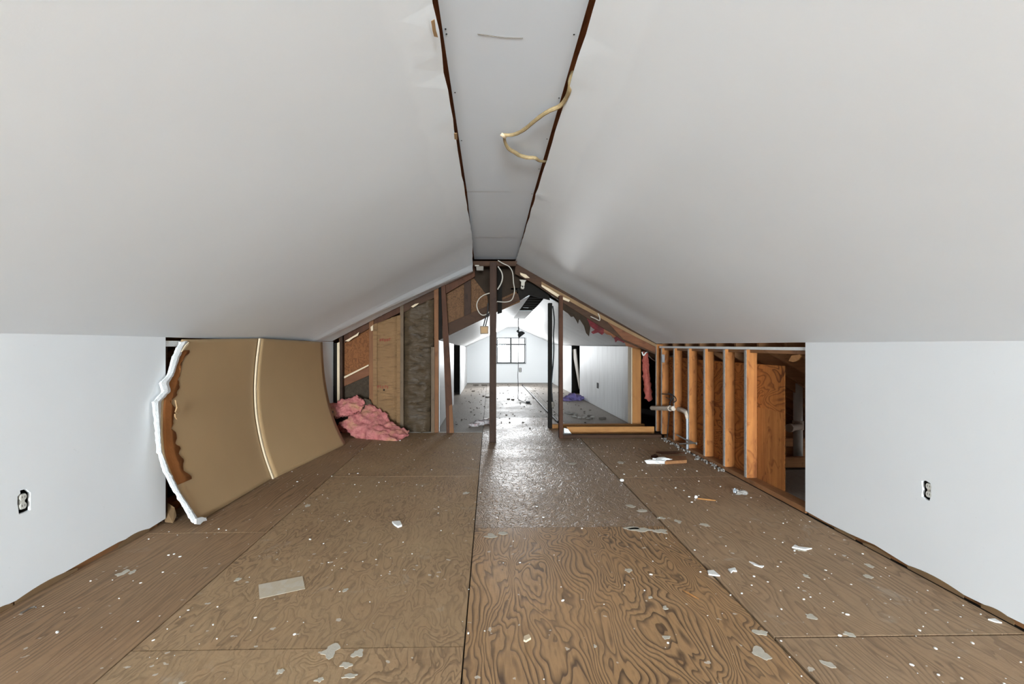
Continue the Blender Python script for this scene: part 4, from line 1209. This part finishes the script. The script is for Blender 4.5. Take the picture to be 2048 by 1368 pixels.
# cable and outlet box on the rear frame stud
ob = empty('outlet_box', onY(1107, 815, 6.9), 'small grey brown outlet box hanging on a cable beside the rear dark stud', 'outlet box')
put('box', prism([onY(x, y, 6.90) for x, y in ((1103, 804), (1108, 803), (1110.5, 812), (1104, 816))], (0, 0.04, 0), 0.003), M['rust'], ob)
put('cable', tube(spline(Yq(((1105.5, 612, 6.92), (1108.5, 640, 6.91), (1107, 670, 6.91), (1107.5, 700, 6.91), (1106, 730, 6.91), (1104.5, 745, 6.91), (1103, 775, 6.91), (1105, 804, 6.91))), 6), 0.0085, 6), M['blackcable'], ob)
# black cable lying along the far room floor
put('floor_cable', tube([onZ(1045, 770, 0.012), onZ(1070, 796, 0.012), onZ(1090, 818, 0.012), onZ(1116, 844, 0.012)], 0.017, 8), M['blackcable'], label='straight black cable lying along the far room floor', cat='cable')

# ------------------------------------------------------------------ far room bits and pieces
rg = empty('crumpled_rag', onZ(962, 852), 'crumpled greyish pink rag on the floor left of the central post', 'rag')
for k, (x, y, rx, rz) in enumerate(((949, 852, 0.07, 0.03), (958, 850, 0.08, 0.05), (968, 848, 0.09, 0.055), (977, 847, 0.07, 0.045))):
    put('fold', blob(onZ(x, y) + Vector((0, 0, rz * 0.45)), rx, 0.06, rz, 0.45, 2.0 + k, 3), M['rag'], rg, smooth=True)
pbg = empty('plastic_bag', onZ(1145, 801), 'crumpled purple plastic bag at the foot of the far right wall', 'bag')
for k, (x, y, rx, rz) in enumerate(((1133, 801, 0.12, 0.05), (1144, 800, 0.15, 0.10), (1156, 800, 0.14, 0.075))):
    put('fold', blob(onZ(x, y) + Vector((0, 0, rz * 0.45)), rx, 0.12, rz, 0.5, 5.0 + 1.7 * k, 3), M['purple'], pbg, smooth=True)
put('plank', prism([onX(x, y, 1.975) for x, y in ((1144, 699), (1151, 698), (1158, 760), (1158, 778))], (0.02, 0, 0)), M['whitecable'], label='pale strip leaning across the dark far right doorway', cat='plank')
CLOD = ('at the foot of the far end wall, furthest left', 'at the far end wall, just left of the post', 'on the far floor, left of the hanging cord', 'on the far floor, touching the hanging cord side', 'on the far floor near the dark left doorway', 'on the far floor left of the post, upper of two', 'on the far floor left of the post, lower of two', 'behind the golden sill, nearer the thin front stud', 'behind the golden sill, nearer the streaky wall')
ORD = ('leftmost', 'second from left', 'third from left, upper', 'third from left, lower', 'fourth from right', 'third from right', 'second from right', 'rightmost')
for k, (x, y, w) in enumerate(((953, 771, 0.12), (968, 771, 0.1), (1017, 799, 0.07), (1026, 800, 0.07), (947, 783, 0.05), (967, 793, 0.06), (975, 795, 0.07), (1180, 833, 0.08), (1205, 838, 0.09))):
    put('dirt_clod', flake(tuple(onZ(x, y, 0.0)), w * 0.65, w * 0.45, 0.02, R(0, 3), k * 3.1), M['dirt'], label='small dark clod of dirt ' + CLOD[k], cat='dirt clod', group='dark clods on the far room floor')
for k, (x, y, w) in enumerate(((1134, 826, 0.05), (1142, 828, 0.06), (1149, 829, 0.05), (1149, 834, 0.05), (1158, 836, 0.04), (1168, 836, 0.05), (1176, 838, 0.05), (1184, 835, 0.04))):
    put('plaster_fragment', blob(onZ(x, y) + Vector((0, 0, 0.01)), w, w * 0.8, 0.022, 0.4, 9.0 + k, 1), M['debris'], label='pale plaster lump behind the golden sill, ' + ORD[k], cat='plaster lump', group='plaster lumps behind the golden sill')

# ------------------------------------------------------------------ litter on the near floor
tape = [onZ(x, y, 0.0) for x, y in ((517, 1170), (605, 1153), (610, 1178), (519, 1198))]
put('paper_strip', prism([p + Vector((0, 0, 0.0008)) for p in tape], (0, 0, 0.0012)), M['tape'], label='stained rectangular strip of whitish paper stuck to the left floor', cat='paper')
ps = [onZ(x, y, 0.002) for x, y in ((784, 1046), (800, 1045), (804, 1053), (796, 1056), (788, 1051))]
put('paper_scrap', prism(ps, (0, 0, 0.012)), M['white'], label='small folded white paper scrap on the floor, left of the middle sheet', cat='scrap')
ws = empty('plaster_chunk', onZ(1312, 925), 'ragged white plaster chunk lying before the open studs', 'plaster chunk')
put('chunk', blob(onZ(1316, 926) + Vector((0, 0, 0.014)), 0.105, 0.05, 0.035, 0.5, 4.4, 3), M['white'], ws)
put('tail', blob(onZ(1300, 925) + Vector((0, 0, 0.01)), 0.04, 0.04, 0.024, 0.4, 6.4, 2), M['white'], ws)
stk = prism([onZ(x, y, 0.001) for x, y in ((1330, 929), (1374, 926), (1372, 918), (1330, 917))], (0, 0, 0.03), 0.002)
put('wood_offcut', stk, M['stud_y'], label='flat brown wood offcut beside the white plaster chunk', cat='offcut')
put('wood_sliver', prism([onZ(x, y, 0.001) for x, y in ((1312, 906), (1352, 905), (1368, 907), (1352, 908), (1325, 908))], (0, 0, 0.014)), M['redstud'], label='long dark wood sliver behind the white plaster chunk', cat='sliver')
put('wood_chip', prism([onZ(x, y, 0.001) for x, y in ((1302, 914), (1310, 911), (1316, 914), (1308, 917))], (0, 0, 0.016)), M['redstud'], label='dark wood chip just left behind the white plaster chunk', cat='chip')
cr = empty('plastic_wrap', onZ(1478, 988), 'crumpled grey clear wrap on the floor near the first stud', 'wrap')
put('fold', blob(onZ(1482, 988) + Vector((0, 0, 0.012)), 0.04, 0.03, 0.025, 0.6, 3.7, 3), M['debris'], cr)
put('fold', blob(onZ(1471, 986) + Vector((0, 0, 0.014)), 0.016, 0.016, 0.03, 0.6, 8.7, 2), M['steel'], cr)
put('wood_sliver', tube([onZ(1395, 997, 0.006), onZ(1412, 999, 0.006), onZ(1432, 1001, 0.005)], [0.004, 0.006, 0.003], 6), M['gold'], label='pale thin stick on the right floor sheet with white pellet at its end', cat='sliver')
put('plaster_pellet', blob(onZ(1392, 996) + Vector((0, 0, 0.006)), 0.014, 0.014, 0.014, 0.2, 1.1, 2), M['white'], label='round white pellet at the left end of a thin stick', cat='pellet')
put('plaster_pellet', blob(onZ(1244, 962) + Vector((0, 0, 0.006)), 0.018, 0.016, 0.014, 0.2, 2.1, 2), M['white'], label='round pale pellet on the right floor seam', cat='pellet')
put('wood_sliver', tube([onZ(1366, 1180, 0.004), onZ(1382, 1189, 0.005), onZ(1398, 1198, 0.004)], [0.002, 0.0045, 0.002], 6), M['stud_x'], label='orange splinter on the figured middle floor sheet', cat='sliver')
put('bent_wire', tube(spline([onZ(x, y, 0.006) for x, y in ((41, 1226), (50, 1222), (60, 1216), (70, 1213), (72, 1215))], 5), 0.003, 6), M['dirt'], label='short curled dark wire at the lower left wall', cat='wire')
put('plaster_flake', prism([onZ(x, y, 0.001) for x, y in ((1415, 1143), (1427, 1142), (1440, 1153), (1428, 1152), (1417, 1150))], (0, 0, 0.006)), M['white'], label='bright white flake lying across the right floor seam', cat='flake')
put('plaster_flake', prism([onZ(x, y, 0.001) for x, y in ((1456, 1140), (1470, 1137), (1474, 1144), (1466, 1143), (1462, 1147))], (0, 0, 0.006)), M['white'], label='white flake just right of the flake on the seam', cat='flake')
put('plaster_flake', prism([onZ(x, y, 0.001) for x, y in ((1584, 1096), (1590, 1091), (1598, 1095), (1624, 1098), (1610, 1101), (1595, 1098))], (0, 0, 0.006)), M['white'], label='arrow shaped pale flake on the right floor sheet', cat='flake')
put('plaster_flake', prism([onZ(x, y, 0.001) for x, y in ((1498, 1124), (1506, 1126), (1518, 1132), (1528, 1133), (1524, 1136), (1508, 1131))], (0, 0, 0.005)), M['white'], label='thin wavy pale flake on the right floor sheet', cat='flake')
put('plaster_flake', prism([onZ(x, y, 0.001) for x, y in ((1976, 1240), (1990, 1239), (2004, 1247), (1990, 1245))], (0, 0, 0.005)), M['white'], label='white flake close to the right wall at the picture edge', cat='flake')
put('plaster_flake', prism([onZ(x, y, 0.001) for x, y in ((1048, 1276), (1058, 1272), (1062, 1279), (1052, 1285), (1047, 1283))], (0, 0, 0.008)), M['edge'], label='tan plaster crumb on the figured middle floor sheet', cat='flake')
# spots of plaster and paint dried on the sheets
SPLAT = ((1525, 1308, 15, 10), (1655, 1328, 8, 6), (1522, 1265, 11, 5), (1320, 1062, 16, 5), (1286, 1059, 20, 4), (1262, 1056, 14, 3), (982, 1072, 15, 4), (1005, 1066, 10, 3), (1620, 1233, 8, 5), (1697, 1268, 10, 5),
         (662, 1300, 16, 12), (716, 1306, 10, 8), (693, 1330, 12, 6), (700, 1352, 14, 4), (560, 1342, 7, 4), (640, 1360, 8, 4), (1736, 1153, 6, 3), (1738, 1131, 5, 3), (1612, 1152, 5, 3), (1410, 1050, 7, 3), (1285, 1021, 9, 2.5), (1262, 1012, 9, 2.5),
         (1358, 1043, 6, 3), (1322, 1036, 7, 2), (1146, 927, 8, 2), (932, 987, 8, 2.5), (1240, 925, 6, 2), (245, 1147, 9, 5), (265, 1144, 5, 3), (1255, 1140, 7, 3), (1330, 1215, 5, 3), (1332, 1275, 7, 3), (1300, 1195, 5, 3),
         (1145, 1302, 0.1, 0.1), (475, 1160, 5, 3), (690, 1180, 5, 3), (615, 1011, 5, 2.5), (1190, 1292, 4, 3), (1600, 1100, 9, 2))
for k, (x, y, w, h) in enumerate(SPLAT):
    if w < 1: continue
    p = onZ(x, y); rx = (onZ(x + w, y) - p).length; ry = (onZ(x, y + h) - p).length
    put('plaster_spot', flake((p.x, p.y, 0.0), rx, ry, 0.0012, R(-0.2, 0.2), 3.3 * k, 20), M['splat'], fl)
# crumbs past counting
bm = bmesh.new()
MX = __import__('mathutils')
for k in range(620):
    y = 1.2 + 5.3 * random.random() ** 1.2
    side = random.random()
    x = R(-2.02, -0.1) if side < 0.42 else (R(1.1, 2.1) if side < 0.85 else R(-0.1, 1.1))
    s = random.choice((0.004, 0.005, 0.006, 0.008, 0.011)) * R(0.7, 1.2)
    m4 = MX.Matrix.Translation((x, y, s * 0.2)) @ MX.Euler((0, 0, R(0, 6))).to_matrix().to_4x4() @ MX.Matrix.Diagonal((s * R(1, 1.9), s, s * 0.6, 1))
    bmesh.ops.create_icosphere(bm, subdivisions=1, radius=0.5, matrix=m4)
put('plaster_crumbs', bm, M['white'], label='tiny pale plaster crumbs scattered over the plywood floor', cat='crumbs', kind='stuff')
bm = bmesh.new()
for k in range(260):
    y = R(6.9, 14.7); x = R(-0.6, 1.8)
    s = R(0.008, 0.03)
    m4 = MX.Matrix.Translation((x, y, s * 0.2)) @ MX.Euler((0, 0, R(0, 6))).to_matrix().to_4x4() @ MX.Matrix.Diagonal((s * R(1, 1.9), s, s * 0.6, 1))
    bmesh.ops.create_icosphere(bm, subdivisions=1, radius=0.5, matrix=m4)
put('dark_grit', bm, M['dirt'], label='dark grit scattered over the far room floor', cat='grit', kind='stuff')
